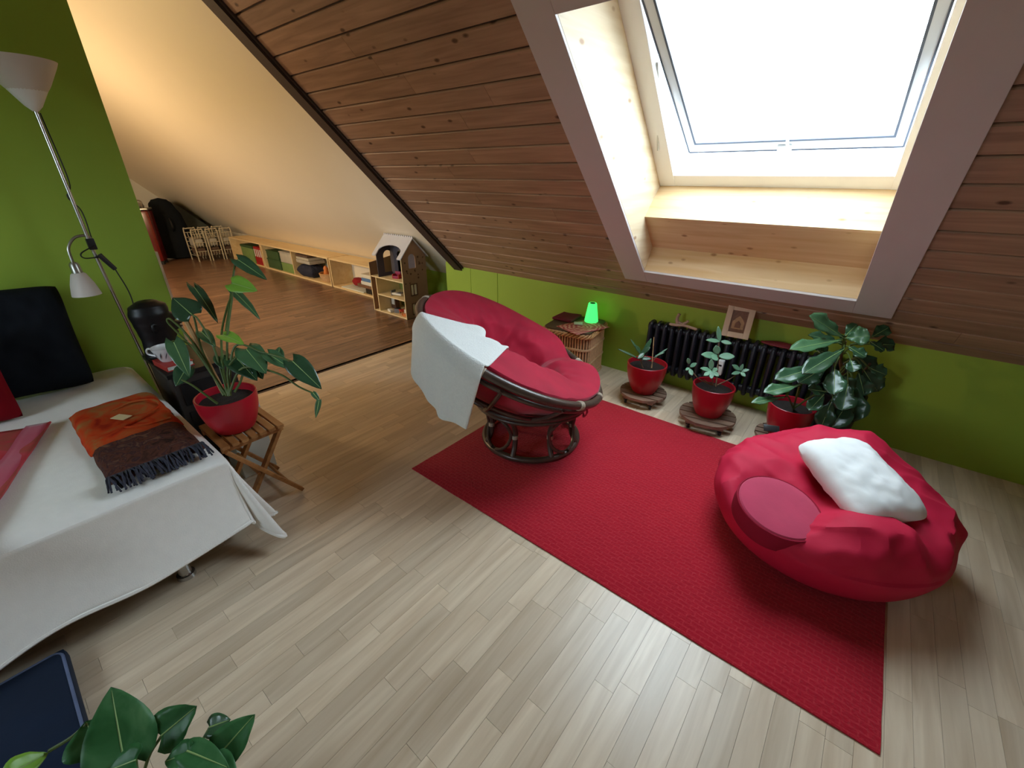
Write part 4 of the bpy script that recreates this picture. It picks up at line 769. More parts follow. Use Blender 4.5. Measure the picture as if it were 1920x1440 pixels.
# ------------------------------------------------------------------ wicker basket and what stands on it
bk = thing('wicker_basket', 'tall square wicker laundry basket with a brown lid by the green wall', 'basket', (-1.715, 2.925, 0), math.radians(9))
BW, BD, BH = 0.40, 0.42, 0.405
def rrect(w, d, r, n=5):
    P = []
    for cx, cy, a0 in ((w/2-r, d/2-r, 0), (-w/2+r, d/2-r, 90), (-w/2+r, -d/2+r, 180), (w/2-r, -d/2+r, 270)):
        P += [(cx + r*math.cos(math.radians(a0+90*i/n)), cy + r*math.sin(math.radians(a0+90*i/n))) for i in range(n+1)]
    return P
def along(poly, ts):
    L = [0]
    for a, b in zip(poly, poly[1:]+poly[:1]): L.append(L[-1]+math.hypot(b[0]-a[0], b[1]-a[1]))
    out = []
    for t in ts:
        d = (t % 1)*L[-1]
        for i in range(len(poly)):
            if L[i] <= d <= L[i+1] and L[i+1] > L[i]:
                a, b = poly[i], poly[(i+1) % len(poly)]; f = (d-L[i])/(L[i+1]-L[i]); out.append((a[0]+(b[0]-a[0])*f, a[1]+(b[1]-a[1])*f)); break
    return out
body = MB(); inner = MB(); nst = 66
core = rrect(BW-0.03, BD-0.03, 0.05); inner.prism(core, BH-0.02, Matrix.Translation((0, 0, 0.004))); inner.build('liner', 'brown_lid', bk)
ring_ = rrect(BW-0.018, BD-0.018, 0.055)
for k in range(nst):                                          # upright stakes
    (x, y), = along(ring_, [k/nst]); body.tube([(x, y, 0.004), (x, y, BH-0.02)], 0.0078, 7)
body.build('stakes', 'wicker', bk)
rows_ = MB()
for z, r in ((0.012, 0.010), (0.15, 0.006), (0.158, 0.006), (0.275, 0.006), (0.283, 0.006)):
    P = along(rrect(BW-0.004, BD-0.004, 0.06), [k/80 for k in range(80)])
    rows_.tube([(x*(1+0.012*math.sin(k*PI)), y, z) for k, (x, y) in enumerate(P)], r, 6, closed=True)
rows_.build('weave_band', 'wicker', bk)
for ph in (0, 1, 2):
    P = along(rrect(BW+0.004, BD+0.004, 0.06), [k/200 for k in range(200)])
    pts = []
    for k, (x, y) in enumerate(P):
        n = math.hypot(x, y); a = k*0.5+ph*2*PI/3; pts.append((x + x/n*0.010*math.cos(a), y + y/n*0.010*math.cos(a), BH-0.012 + 0.012*math.sin(a)))
    MB().tube(pts, 0.0085, 6, closed=True).build('braid', 'wicker_braid', bk)
MB().prism(rrect(BW-0.01, BD-0.01, 0.05), 0.016, Matrix.Translation((0, 0, BH+0.002))).build('lid', 'brown_lid', bk)
ZB = BH + 0.0185
nap = MB(); nap.grid(lambda u, v: Vector((-0.125+0.25*u, -0.17+0.34*v, 0.0015+0.0012*math.sin(u*7+v*5))), 10, 10)
o = nap.build('napkin', 'printed_napkin', None, True, (-1.622, 2.880, ZB)); o.rotation_euler = (0, 0, math.radians(-17)); solid(o, 0.0012)
tag(o, 'pink patterned paper napkin lying on the brown basket lid', 'napkin')
mc = MB(); mc.grid(lambda u, v: Vector((-0.085+0.17*u, -0.10+0.20*v, 0.012+0.004*math.sin(u*5)*math.sin(v*4))), 14, 14)
o = mc.build('folded_cloth', 'maroon_cloth', None, True, (-1.840, 2.990, ZB)); o.rotation_euler = (0, 0, math.radians(4)); solid(o, 0.018)
tag(o, 'folded maroon cloth on the back left of the basket lid', 'cloth')
o = MB().box(-0.035, 0.035, -0.035, 0.035, 0, 0.004, 0.001).build('card', 'card_white', None, True, (-1.685, 2.915, ZB+0.0055)); o.rotation_euler = (0, 0, math.radians(30))
tag(o, 'small pale card lying on the pink napkin', 'card')
lp = thing('cordless_lamp', 'small glowing green cone lamp on the wicker basket', 'lamp', (-1.635, 3.035, ZB+0.004))
MB().lathe([(0, 0), (0.050, 0), (0.055, 0.004), (0.055, 0.012), (0.034, 0.150), (0.030, 0.155), (0.026, 0.154), (0.028, 0.146), (0.0, 0.140)], 36).build('shade', 'green_lamp', lp)
MB().lathe([(0, 0), (0.022, 0), (0.022, 0.003), (0, 0.003)], 24, (0, 0, 0.1525)).build('button', 'black_plastic', lp)
# ------------------------------------------------------------------ daybed with its fleece cover
SXB, SXF, SY0, SY1, SZ = -3.30, -1.84, -2.15, 0.360, 0.455
sofa = thing('daybed', 'low daybed with chrome legs along the green wall', 'sofa', (-2.6, -0.9, 0))
def rel(o): o.location = -sofa.location; return o
rel(MB().box(SXB, SXF, SY0, SY1-0.005, 0.22, SZ-0.012, 0.05).build('mattress', 'sofa_fabric', sofa))
rel(MB().box(SXB+0.05, SXF, SY0+0.03, SY1-0.03, 0.15, 0.225, 0.01).build('base_frame', 'sofa_fabric', sofa))
for (x, y) in ((-1.83, 0.115), (-3.2, 0.30), (-1.83, -1.9), (-3.2, -1.9)):
    if x > -2: x = -1.835
    l = rel(MB().lathe([(0, 0.152), (0.024, 0.152), (0.024, 0.018), (0.032, 0.016), (0.034, 0.0), (0, 0.0)], 24, (x, y, 0)).build('leg', 'chrome', sofa))
def hem_len(b): return 0.335 - 0.10*min(max(b+0.4, -0.3), 0.5) + 0.012*math.sin(b*9+0.9)
def cover(u, v):
    a = -3.28 + 1.98*u; b = -2.12 + 3.02*v                    # flat cloth coordinates
    xf, yf = SXF + 0.012, SY1 + 0.010
    ox, oy = max(0.0, a - xf), max(0.0, b - yf)
    wob = 0.004*mnoise.noise((a*4, b*4, 0)) + 0.006*mnoise.noise((a*1.7, b*2.1, 5))
    if ox == 0 and oy == 0:
        z = SZ + 0.012 + wob; e = 0.05
        dx, dy = xf - a, yf - b
        return Vector((a, b, z - 0.02*math.exp(-dx/0.03) - 0.02*math.exp(-dy/0.03)))
    z0 = SZ - 0.008 + wob*0.3
    if oy == 0:
        l = min(ox, 0.42); r = l/0.42; w_ = math.sin(b*7.5+0.5)*0.016 + math.sin(b*15+2)*0.006
        hl = hem_len(b)
        return Vector((xf + 0.012 + 0.085*r*r + w_*r, b, z0 - r*hl))
    if ox == 0:
        l = min(oy, 0.42); r = l/0.42; w_ = math.sin(a*9)*0.014
        return Vector((a, yf + 0.006 + 0.012*r + w_*r*0.3, z0 - r*0.36))
    r = min(1.0, max(ox, oy)/0.42); q = math.atan2(oy, ox)/(PI/2)
    lobe = lambda c, w, h: h*math.exp(-((q-c)/w)**2)
    fl_ = lobe(0.16, 0.07, 0.035) + lobe(0.50, 0.13, 0.175) + lobe(0.80, 0.10, 0.12)
    ang = math.radians(-8 + 62*q); hh = hem_len(SY1) + 0.03*q + lobe(0.50, 0.16, 0.075)
    e0 = 0.085*(1-q)**2; e1 = 0.018*q
    return Vector((xf + 0.012*(1-q) + e0*r*r + fl_*math.cos(ang)*r**1.2, yf + 0.006*q + e1*r + fl_*math.sin(ang)*r**1.2, z0 - r*hh))
cm = MB(); cm.grid(cover, 130, 150); 
o = cm.build('fleece_blanket', 'fleece'); solid(o, 0.012); subsurf(o, 1)
tag(o, 'cream fleece blanket spread over the daybed and hanging to the floor', 'blanket')
HEM = MB(); pts = [cover(1.0, v/160) for v in range(161)] + [cover(1-u/60, 1.0) for u in range(1, 61)]
HEM.tube(pts, 0.0085, 6); h_ = HEM.build('hem', 'fleece', o); h_.parent = o

# pillows at the wall
mx = frame_mtx((-3.165, -0.045, 0.745), (1, 0.06, 0.28), (0, 1, -0.06))
o = pillow('pillow', 'black_fabric', 0.52, 0.54, 0.17, mx, seed=5, pw=5, wr=0.014, rnd_=0.05); tag(o, 'large black square pillow leaning on the green wall', 'pillow')
mx = frame_mtx((-2.925, -0.300, 0.685), (1, 0.05, 0.45), (0, 1, -0.04))
o = pillow('pillow', 'crimson_fabric', 0.42, 0.42, 0.15, mx, seed=9, pw=4, wr=0.006); tag(o, 'dark red pillow on the daybed, cut off by the left edge', 'pillow')
# red translucent throw
th = MB(); c0 = Vector((-2.655, -0.030, SZ+0.0255)); e1 = Vector((0.946, -0.323, 0)); e2 = Vector((-0.40, -0.915, 0))
th.grid(lambda u, v: c0 + e1*(1.0*u) + e2*(0.75*v) + Vector((0, 0, 0.006 + 0.004*mnoise.noise((u*5, v*5, 2)) + 0.010*math.exp(-(v/0.03)**2))), 40, 30)
o = th.build('throw', 'throw_red'); solid(o, 0.006); tag(o, 'pinkish red patterned throw spread on the cream blanket', 'throw')
th2 = MB(); th2.grid(lambda u, v: c0 + e1*(-0.004+1.008*u) + e2*(0.085*v) + Vector((0, 0, 0.013 + 0.003*math.sin(u*20))), 40, 4)
b_ = th2.build('border', 'cushion_pink', o); solid(b_, 0.002)
# folded scarf
sc_ = thing('folded_scarf', 'folded orange and brown paisley scarf with dark fringe on the blanket', 'scarf', (-2.25, 0.185, SZ+0.0245))
def slabf(x0, x1, y0, y1, z, seed, amp=0.005):
    return lambda u, v: Vector((x0+(x1-x0)*u + 0.008*mnoise.noise((v*4, seed, 0)), y0+(y1-y0)*v + 0.007*mnoise.noise((u*5, seed, 3)), z*(1-abs(2*v-1)**10)*(1-(abs(2*u-1))**16)+0.002 + amp*mnoise.noise((u*6, v*5, seed))))
m = MB(); m.grid(slabf(-0.30, 0.335, -0.150, 0.155, 0.026, 3), 36, 24); o = m.build('lower_layer', 'scarf_paisley', sc_); solid(o, 0.006)
m = MB(); m.grid(slabf(-0.415, 0.055, -0.158, 0.160, 0.040, 7), 36, 24); o = m.build('upper_layer', 'scarf_orange', sc_); solid(o, 0.006)
m = MB()
rn = random.Random(4)
for k in range(84):
    y = -0.150 + 0.305*k/83; L = 0.085 + rn.uniform(-0.015, 0.02); z = 0.030; dy = rn.uniform(-0.014, 0.014)
    pts = spline([(0.315, y, z-0.006), (0.315+L*0.4, y+dy*0.4, 0.022+rn.uniform(0, 0.012)), (0.315+L*0.8, y+dy, 0.010+rn.uniform(0, 0.008)), (0.315+L, y+dy*1.3, 0.006)], 4)
    m.tube(pts, [0.003]+[rn.uniform(0.0026, 0.0042) for _ in range(len(pts)-2)]+[0.0035], 6)
m.build('fringe', 'fringe_dark', sc_)
MB().tube(spline([(-0.24, -0.02, 0.046), (-0.26, 0.05, 0.055), (-0.22, 0.12, 0.054), (-0.13, 0.13, 0.052), (-0.06, 0.06, 0.050), (-0.02, -0.02, 0.048), (0.02, 0.05, 0.046), (0.03, 0.13, 0.046)], 7), 0.005, 6).build('cord', 'scarf_orange', sc_)
MB().box(-0.035, 0.035, -0.02, 0.02, 0, 0.002, 0, Matrix.Translation((-0.13, -0.01, 0.050)) @ Matrix.Rotation(0.5, 4, 'Z')).build('label', 'doll_edge', sc_, smooth=False)

# ------------------------------------------------------------------ floor lamp
la = thing('floor_lamp', 'slim steel floor lamp with white uplight bowl and a reading arm by the green wall', 'lamp', (-3.12, 0.455, 0))
MB().lathe([(0, 0.0), (0.092, 0.0), (0.095, 0.008), (0.088, 0.020), (0.02, 0.028), (0, 0.028)], 36).build('base', 'brushed_steel', la)
ly = -0.055
MB().tube([(0, 0, 0.024), (0, -0.02, 0.45), (0, ly, 1.15), (0, ly, 1.78)], 0.0085, 12).build('pole', 'chrome', la)
MB().lathe([(0.010, 1.755), (0.03, 1.775), (0.055, 1.815), (0.072, 1.842), (0.066, 1.842), (0.0, 1.80)], 32, (0, ly, 0)).build('shade_holder', 'white_lacquer', la)
MB().lathe([(0.055, 1.818), (0.085, 1.858), (0.128, 1.930), (0.138, 1.950), (0.133, 1.950), (0.10, 1.905), (0.05, 1.85), (0, 1.838)], 40, (0, ly, 0)).build('uplight_bowl', 'frosted_glass', la)
MB().tube(spline([(0, ly+0.012, 1.17), (0, ly+0.004, 1.215), (0, ly-0.045, 1.215), (0, ly-0.085, 1.17), (0, ly-0.092, 1.115), (0, ly-0.092, 1.09)], 7), 0.0065, 9).build('reading_arm', 'brushed_steel', la)
MB().box(-0.014, 0.014, ly-0.012, ly+0.020, 1.15, 1.205, 0.004).build('clamp', 'black_plastic', la)
MB().lathe([(0, 1.098), (0.014, 1.098), (0.020, 1.088), (0.022, 1.045), (0, 1.045)], 24, (0, ly-0.092, 0)).build('lamp_socket', 'brushed_steel', la)
MB().lathe([(0.020, 1.048), (0.030, 1.040), (0.048, 0.990), (0.058, 0.945), (0.060, 0.932), (0.057, 0.932), (0.045, 0.985), (0.02, 1.040)], 36, (0, ly-0.092, 0)).build('reading_shade', 'frosted_glass', la)
MB().tube(spline([(0.014, ly+0.01, 1.17), (0.02, ly-0.05, 1.14), (0.02, ly-0.045, 1.115), (0.016, ly+0.012, 1.11), (0.016, ly+0.03, 1.08)], 7), 0.0032, 6).build('cord', 'cord_black', la)
MB().tube([(0.018, ly+0.014, 1.125), (0.018, ly+0.055, 1.045)], [0.013, 0.011], 10).build('switch', 'black_plastic', la)
MB().tube(spline([(0.016, ly+0.055, 1.045), (0.016, ly+0.075, 0.90), (0.014, ly+0.06, 0.72), (0.014, 0.0, 0.45), (0.014, 0.03, 0.03)], 7), 0.0032, 6).build('cord', 'cord_black', la)
MB().tube(spline([(0.0, ly+0.012, 1.17), (0.0, ly+0.018, 1.33), (0.0, ly-0.012, 1.40), (0.0, ly+0.016, 1.47), (0, ly+0.012, 1.75)], 8), 0.0028, 6).build('cord', 'cord_black', la)

# ------------------------------------------------------------------ dark cabinet, sculpture, cup
cab = thing('side_cabinet', 'low dark carved cabinet behind the daybed end', 'cabinet', (-2.76, 0.565, 0))
MB().box(-0.20, 0.20, -0.145, 0.145, 0.03, 0.575, 0.006).build('body', 'trunk_dark', cab); MB().box(-0.215, 0.215, -0.16, 0.16, 0.575, 0.60, 0.004).build('top', 'black_wood', cab)
for (x, y) in ((-0.17, -0.12), (0.17, -0.12), (-0.17, 0.12), (0.17, 0.12)): MB().lathe([(0, 0), (0.014, 0), (0.02, 0.03), (0, 0.031)], 12, (x, y, 0)).build('foot', 'black_wood', cab)
for k in range(3): MB().box(0.2, 0.208, -0.12, 0.12, 0.09+0.16*k, 0.21+0.16*k, 0.003).build('drawer', 'black_wood', cab)
hd = thing('head_sculpture', 'black carved wooden head in profile standing on the dark cabinet', 'sculpture', (-2.885, 0.490, 0.60))
def head(u, v):
    a = 2*PI*u; z = v*0.31
    # face looks towards +y
    ctr = [(0.0, 0.088), (0.05, 0.080), (0.10, 0.076), (0.14, 0.080), (0.19, 0.086), (0.235, 0.092), (0.275, 0.082), (0.302, 0.048), (0.31, 0.001)]
    for (z0, r0), (z1, r1) in zip(ctr, ctr[1:]):
        if z0 <= z <= z1: t = (z-z0)/(z1-z0); t = t*t*(3-2*t); r = r0+(r1-r0)*t; break
    f = max(0, math.cos(a-PI/2))**8
    nose = 0.030*math.exp(-((z-0.205)/0.020)**2) + 0.034*math.exp(-((z-0.162)/0.010)**2) + 0.030*math.exp(-((z-0.140)/0.010)**2) + 0.014*math.exp(-((z-0.112)/0.014)**2) - 0.012*math.exp(-((z-0.232)/0.015)**2)
    rx = r*0.80
    return Vector((rx*math.cos(a), r*math.sin(a) + 1.5*f*nose, z))
m = MB(); V = m.grid(head, 72, 60, closed_u=True); bmesh.ops.remove_doubles(m.bm, verts=m.bm.verts, dist=0.0006)
m.build('head', 'black_wood', hd)
MB().box(-0.07, 0.07, -0.08, 0.08, -0.0, 0.012, 0.003).build('plinth', 'black_wood', hd)
for s_ in (-1, 1):
    MB().tube(spline([(s_*0.064, -0.01, 0.145), (s_*0.072, -0.022, 0.165), (s_*0.070, -0.018, 0.19), (s_*0.064, -0.002, 0.185)], 5), 0.007, 8).build('ear', 'black_wood', hd)
tray = thing('book', 'reddish brown book lying on the dark cabinet under the cup', 'book', (-2.68, 0.478, 0.60), 0.1)
MB().box(-0.085, 0.085, -0.058, 0.06, 0, 0.004).box(-0.085, 0.085, -0.058, 0.06, 0.024, 0.028).box(-0.085, 0.085, -0.062, -0.058, 0, 0.028).build('cover', 'toy_red', tray, smooth=False)
MB().box(-0.080, 0.080, -0.057, 0.056, 0.004, 0.024).build('pages', 'card_white', tray, smooth=False)
cup = thing('cup', 'white porcelain cup with dark leaf pattern on the dark cabinet', 'cup', (-2.69, 0.462, 0.6285), 3.9)
cup.scale = (1.22, 1.22, 1.22)
MB().lathe([(0, 0), (0.024, 0), (0.028, 0.006), (0.044, 0.050), (0.048, 0.062), (0.045, 0.062), (0.040, 0.048), (0.0, 0.010)], 32).build('bowl', 'porcelain', cup)
MB().tube(spline([(0.042, 0, 0.050), (0.068, 0, 0.052), (0.072, 0, 0.030), (0.034, 0, 0.018)], 6), 0.0042, 8).build('handle', 'porcelain', cup)
for k in range(5):
    a = 1.15 + k*0.5; m = MB()
    m.grid(lambda u, v: Vector(((0.0325+0.013*u+0.0012)*math.cos(a+0.35*(u-0.5)+0.10*(v-0.5)*math.sin(PI*u)), (0.0325+0.013*u+0.0012)*math.sin(a+0.35*(u-0.5)+0.10*(v-0.5)*math.sin(PI*u)), 0.014+0.036*u)), 6, 3)
    m.build('leaf_motif', 'doll_grey', cup)

# ------------------------------------------------------------------ folding stool and its plant
STX0, STX1, STY0, STY1, STZ = -2.265, -1.970, 0.402, 0.680, 0.42
st = thing('folding_stool', 'small slatted wooden folding stool carrying the red flower pot', 'stool', (-2.12, 0.52, 0))
def rs(o): o.location = -Vector(st.location); return o
for k in range(7):
    w = (STY1-STY0)/7; y0 = STY0 + k*w
    rs(MB().box(STX0, STX1, y0+0.005, y0+w-0.005, STZ-0.016, STZ, 0.002).build('slat', 'teak', st, smooth=False))
for x in (STX0+0.03, STX1-0.03): rs(MB().box(x-0.010, x+0.010, STY0+0.004, STY1-0.004, STZ-0.040, STZ-0.0165, 0.002).build('rail', 'teak', st, smooth=False))
for x, dx in ((STX1-0.008, 0), (STX0+0.008, 0)):
    rs(MB().bar((x-0.006, STY0+0.015, STZ-0.030), (x-0.006, STY1+0.005, 0.012), 0.018, 0.032, (1, 0, 0), 0.003).build('leg', 'teak', st, smooth=False))
    rs(MB().bar((x-0.030 if x > -2.1 else x+0.030, STY1-0.015, STZ-0.030), (x-0.030 if x > -2.1 else x+0.030, STY0+0.015, 0.012), 0.018, 0.032, (1, 0, 0), 0.003).build('leg', 'teak', st, smooth=False))
for (y, z) in ((STY0+0.045, 0.06), (STY1-0.035, 0.06), (0.52, 0.205)): rs(MB().tube([(STX0+0.02, y, z), (STX1-0.02, y, z)], 0.008, 8).build('crossbar', 'teak', st))
ph = pot('red pot with a climbing heart-leaved plant on the folding stool', 'potted plant', (-2.115, 0.518, STZ+0.0005), 0.125, 0.083, 0.178, 'potted_plant')
for l in PH_LEAVES: add_leaf(ph, l, 'heart', 0.18, 0.14)
for s_ in PH_STEMS: add_stem(ph, s_, 0.0055, 0.0035, 'stem_green')
add_stem(ph, [PH_STAKE[0], (Vector(PH_STAKE[0])+Vector(PH_STAKE[1]))/2, PH_STAKE[1]], 0.010, 0.010, 'stake_wood', 'stake')
bx = thing('cardboard_box', 'white carton box standing on the floor behind the folding stool', 'box', (-2.42, 0.62, 0))
MB().box(-0.10, 0.10, -0.085, 0.085, 0, 0.42, 0.003).build('carton', 'card_white', bx, smooth=False)
MB().box(-0.10, 0.10, -0.002, 0.002, 0.4205, 0.4215).build('tape', 'doll_edge', bx, smooth=False)

# ------------------------------------------------------------------ navy floor cushion and the plant in the foreground
nc = thing('floor_cushion', 'dark navy velvet floor cushion with pale piping beside the daybed', 'cushion', (-1.42, -0.62, 0))
MB().box(-0.34, 0.36, -0.36, 0.368, 0.0, 0.052, 0.016).build('pad', 'navy_velvet', nc)
MB().tube([(x+0.01, y+0.004, 0.050) for x, y in rrect(0.68, 0.71, 0.03)], 0.0045, 6, closed=True).build('piping', 'navy_piping', nc)
pb = Vector(PO_BASE); pb.z = 0.0
po = pot('foreground plant with broad variegated heart leaves at the bottom left corner', 'potted plant', pb, 0.10, 0.075, 0.16, 'potted_plant')
for l in PO_LEAVES: add_leaf(po, l, 'heart', 0.20, 0.16)
for s_ in PO_STEMS:
    s2 = [Vector(q) for q in s_]
    if s2[0].z < 0.05: s2[0].z = 0.13
    add_stem(po, s2, 0.004, 0.003, 'stem_green')
# ------------------------------------------------------------------ low shelves under the white slope
SF, SBK, SH = 3.25, 3.60, 0.42
def shelf_unit(label, x0, x1, divs):
    t = thing('low_shelf', label, 'shelf', ((x0+x1)/2, (SF+SBK)/2, 0), 0, 'low pine shelves under the slope')
    c = Vector(t.location); w = (x1-x0)/2; d = (SBK-SF)/2
    MB().box(-w, w, -d, d, 0.0, 0.022, 0.001).build('bottom', 'shelf_pine', t, smooth=False); MB().box(-w, w, -d, d, SH-0.022, SH, 0.001).build('top', 'shelf_pine', t, smooth=False)
    for x in (-w, w-0.02): MB().box(x, x+0.02, -d, d, 0.0221, SH-0.0221).build('side', 'shelf_pine', t, smooth=False)
    for x in divs: MB().box(x-c.x-0.01, x-c.x+0.01, -d+0.002, d-0.01, 0.0221, SH-0.0221).build('divider', 'shelf_pine', t, smooth=False)
    MB().box(-w+0.02, w-0.02, d-0.008, d, 0.0221, SH-0.0221).build('back', 'white_paint', t, smooth=False)
    return t
shelf_unit('low pine shelf with games and papers beside the dollhouse', -6.10, -4.62, [])
shelf_unit('long low pine shelf with green boxes and a toy basket', -8.36, -6.13, [-7.27])
shelf_unit('low pine shelf with red binders at the dark end of the alcove', -9.75, -8.39, [])
Z0 = 0.0225
def boxy(name, label, cat, x0, x1, y0, y1, z0, h, mat, lid=None, group=None):
    t = thing(name, label, cat, ((x0+x1)/2, (y0+y1)/2, z0), 0, group); w, d = (x1-x0)/2, (y1-y0)/2
    MB().box(-w, w, -d, d, 0, h*0.86 if lid else h, 0.008).build('body', mat, t)
    if lid: MB().box(-w-0.006, w+0.006, -d-0.006, d+0.006, h*0.86+0.0005, h, 0.006).build('lid', lid, t)
    return t
boxy('storage_box', 'dark green storage box, lower one of the shelf stack', 'box', -8.27, -7.78, 3.275, 3.56, Z0, 0.16, 'box_green', 'box_green', 'green boxes on the shelf')
boxy('storage_box', 'dark green storage box, upper one of the shelf stack', 'box', -8.25, -7.80, 3.275, 3.56, Z0+0.162, 0.14, 'box_green', 'box_green', 'green boxes on the shelf')
boxy('storage_box', 'lime green box standing beside the dark green boxes', 'box', -7.74, -7.31, 3.275, 3.56, Z0, 0.15, 'box_lime', None)
boxy('storage_box', 'pale clear plastic box stacked on the lime green box', 'box', -7.74, -7.31, 3.275, 3.56, Z0+0.152, 0.18, 'clear_plastic', 'paper_grey')
bgm = thing('sports_bag', 'dark navy soft bag lying on the shelf', 'bag', (-6.98, 3.40, Z0))
pillow('bag_body', 'navy_fabric', 0.50, 0.26, 0.20, Matrix.Translation((0, 0, 0.085)), bgm, 4, 0.02, 3); MB().tube(spline([(-0.15, 0, 0.18), (-0.1, 0, 0.20), (0.1, 0, 0.20), (0.15, 0, 0.18)], 5), 0.010, 6).build('handle', 'navy_fabric', bgm)
stk = [(-7.22, -6.78, 'paper_grey', 0.055), (-7.20, -6.80, 'clear_plastic', 0.045), (-7.21, -6.82, 'brown_fabric', 0.04)]
zz = Z0 + 0.205
for i, (a, b, mt, h) in enumerate(stk):
    m = MB(); m.box(a, b, 3.29, 3.55, zz, zz+h-0.002, 0.015); o = m.build('folded_fabric', mt)
    tag(o, ['pale grey folded fabric resting on the navy bag, bottom of the pile', 'light folded fabric in the middle of the pile on the navy bag', 'brown folded fabric on top of the pile above the navy bag'][i], 'fabric', 'folded fabrics on the shelf'); zz += h
wb = thing('toy_basket', 'small round wicker basket with toys on the low shelf', 'basket', (-6.42, 3.40, Z0))
MB().lathe([(0, 0.002), (0.12, 0.002), (0.145, 0.06), (0.15, 0.115), (0.14, 0.118), (0.133, 0.06), (0, 0.03)], 32).build('bowl', 'wicker', wb)
MB().tube([(0.147*math.cos(2*PI*k/40), 0.147*math.sin(2*PI*k/40), 0.118) for k in range(40)], 0.009, 6, closed=True).build('rim', 'wicker_braid', wb)
tag(MB().lathe([(0, 0), (0.03, 0.005), (0.045, 0.05), (0.03, 0.10), (0.035, 0.13), (0.02, 0.165), (0, 0.17)], 16).build('plush_toy', 'toy_orange', None, True, (-6.48, 3.38, Z0+0.052)), 'orange plush toy sitting in the wicker shelf basket', 'toy')
tag(MB().lathe([(0, 0), (0.035, 0.01), (0.05, 0.06), (0.04, 0.12), (0.045, 0.18), (0.025, 0.225), (0, 0.23)], 16).build('plush_toy', 'toy_white', None, True, (-6.36, 3.43, Z0+0.052)), 'cream plush toy sitting in the wicker shelf basket', 'toy')
for k in range(4):
    x = -8.72 + 0.075*k; b = thing('ring_binder', ['leftmost red ring binder in the dark end shelf', 'second red ring binder from the left in the end shelf', 'third red ring binder from the left in the end shelf', 'rightmost red ring binder in the dark end shelf'][k], 'binder', (x, 3.41, Z0), 0, 'red binders')
    MB().box(-0.034, 0.034, -0.14, 0.14, 0, 0.31, 0.003).build('cover', 'binder_red', b); MB().box(-0.018, 0.018, -0.1415, -0.1395, 0.14, 0.27).build('spine_label', 'card_white', b, smooth=False)
boxy('storage_box', 'olive green box left of the red binders', 'box', -9.35, -8.83, 3.28, 3.56, Z0, 0.30, 'box_lime', 'box_green')
# games beside the dollhouse
gm = [('game_box', 'flat white printed game box on the shelf pile', -5.42, -4.80, 'toy_white', 0.05), ('game_box', 'blue game box lying on the shelf pile', -5.36, -4.78, 'toy_blue', 0.045), ('game_box', 'red edged white game box on top of the shelf pile', -5.40, -4.84, 'doll_cream', 0.05)]
zz = Z0
for (nm, lb, a, b, mt, h), dx in zip([('game_box', 'black flat game box at the bottom of the shelf pile', -5.30, -4.72, 'black_plastic', 0.07), ('game_box', 'brown worn game box low in the shelf pile', -5.45, -4.80, 'book_brown', 0.045)] + gm, (0.0, -0.04, 0.03, -0.01, 0.02)):
    boxy(nm, lb, 'box', a+dx, b+dx, 3.285, 3.54, zz, h, mt, None, 'game boxes in the pile'); zz += h + 0.0005
tag(MB().box(-0.28, 0.28, -0.10, 0.10, 0, 0.012, 0.003).build('magazine', 'card_white', None, True, (-5.62, 3.37, Z0)), 'white magazine lying flat on the shelf floor', 'magazine')
m = MB(); m.lathe([(0, 0), (0.07, 0.02), (0.085, 0.07), (0.06, 0.12), (0, 0.14)], 18); o = m.build('plush_toy', 'plush_red', None, True, (-5.72, 3.46, Z0+0.0125)); o.scale = (1.7, 0.9, 0.9)
tag(o, 'fluffy dark red plush heap on the shelf left of the games', 'toy')

# ------------------------------------------------------------------ dollhouse
dh = thing('dollhouse', 'tall wooden dollhouse with grey gabled roof and open front', 'dollhouse', (-4.268, 2.93, 0))
DW, DD = 0.317, 0.34
z1, z2, z3, zr = 0.215, 0.420, 0.690, 0.885
def wpanel(poly, holes, t, mtx, name, mat):                   # flat panel with rectangular or arched openings, built from a filled curve
    cu = bpy.data.curves.new(name, 'CURVE'); cu.dimensions = '2D'; cu.fill_mode = 'BOTH'; cu.extrude = t/2
    for P in [poly] + holes:
        sp = cu.splines.new('POLY'); sp.points.add(len(P)-1); sp.use_cyclic_u = True
        for i, p in enumerate(P): sp.points[i].co = (p[0], p[1], 0, 1)
    tmp = bpy.data.objects.new(name, cu); COL.objects.link(tmp)
    me = bpy.data.meshes.new_from_object(tmp.evaluated_get(bpy.context.evaluated_depsgraph_get())); bpy.data.objects.remove(tmp); bpy.data.curves.remove(cu)
    me.materials.clear(); me.transform(mtx); o = link(name, me, mat, dh); return o
def arch(cx, cy, w, h):
    return [(cx-w/2, cy), (cx+w/2, cy), (cx+w/2, cy+h-w/2)] + [(cx+w/2*math.cos(PI*i/10), cy+h-w/2+w/2*math.sin(PI*i/10)) for i in range(1, 10)] + [(cx-w/2, cy+h-w/2)]
def rect(cx, cy, w, h): return [(cx-w/2, cy-h/2), (cx+w/2, cy-h/2), (cx+w/2, cy+h/2), (cx-w/2, cy+h/2)]
SIDE = Matrix(((0, 0, 1, 0), (1, 0, 0, 0), (0, 1, 0, 0), (0, 0, 0, 1)))   # panel x -> y, panel y -> z
side_poly = [(0, 0), (DD, 0), (DD, z3), (DD/2, zr-0.01), (0, z3)]
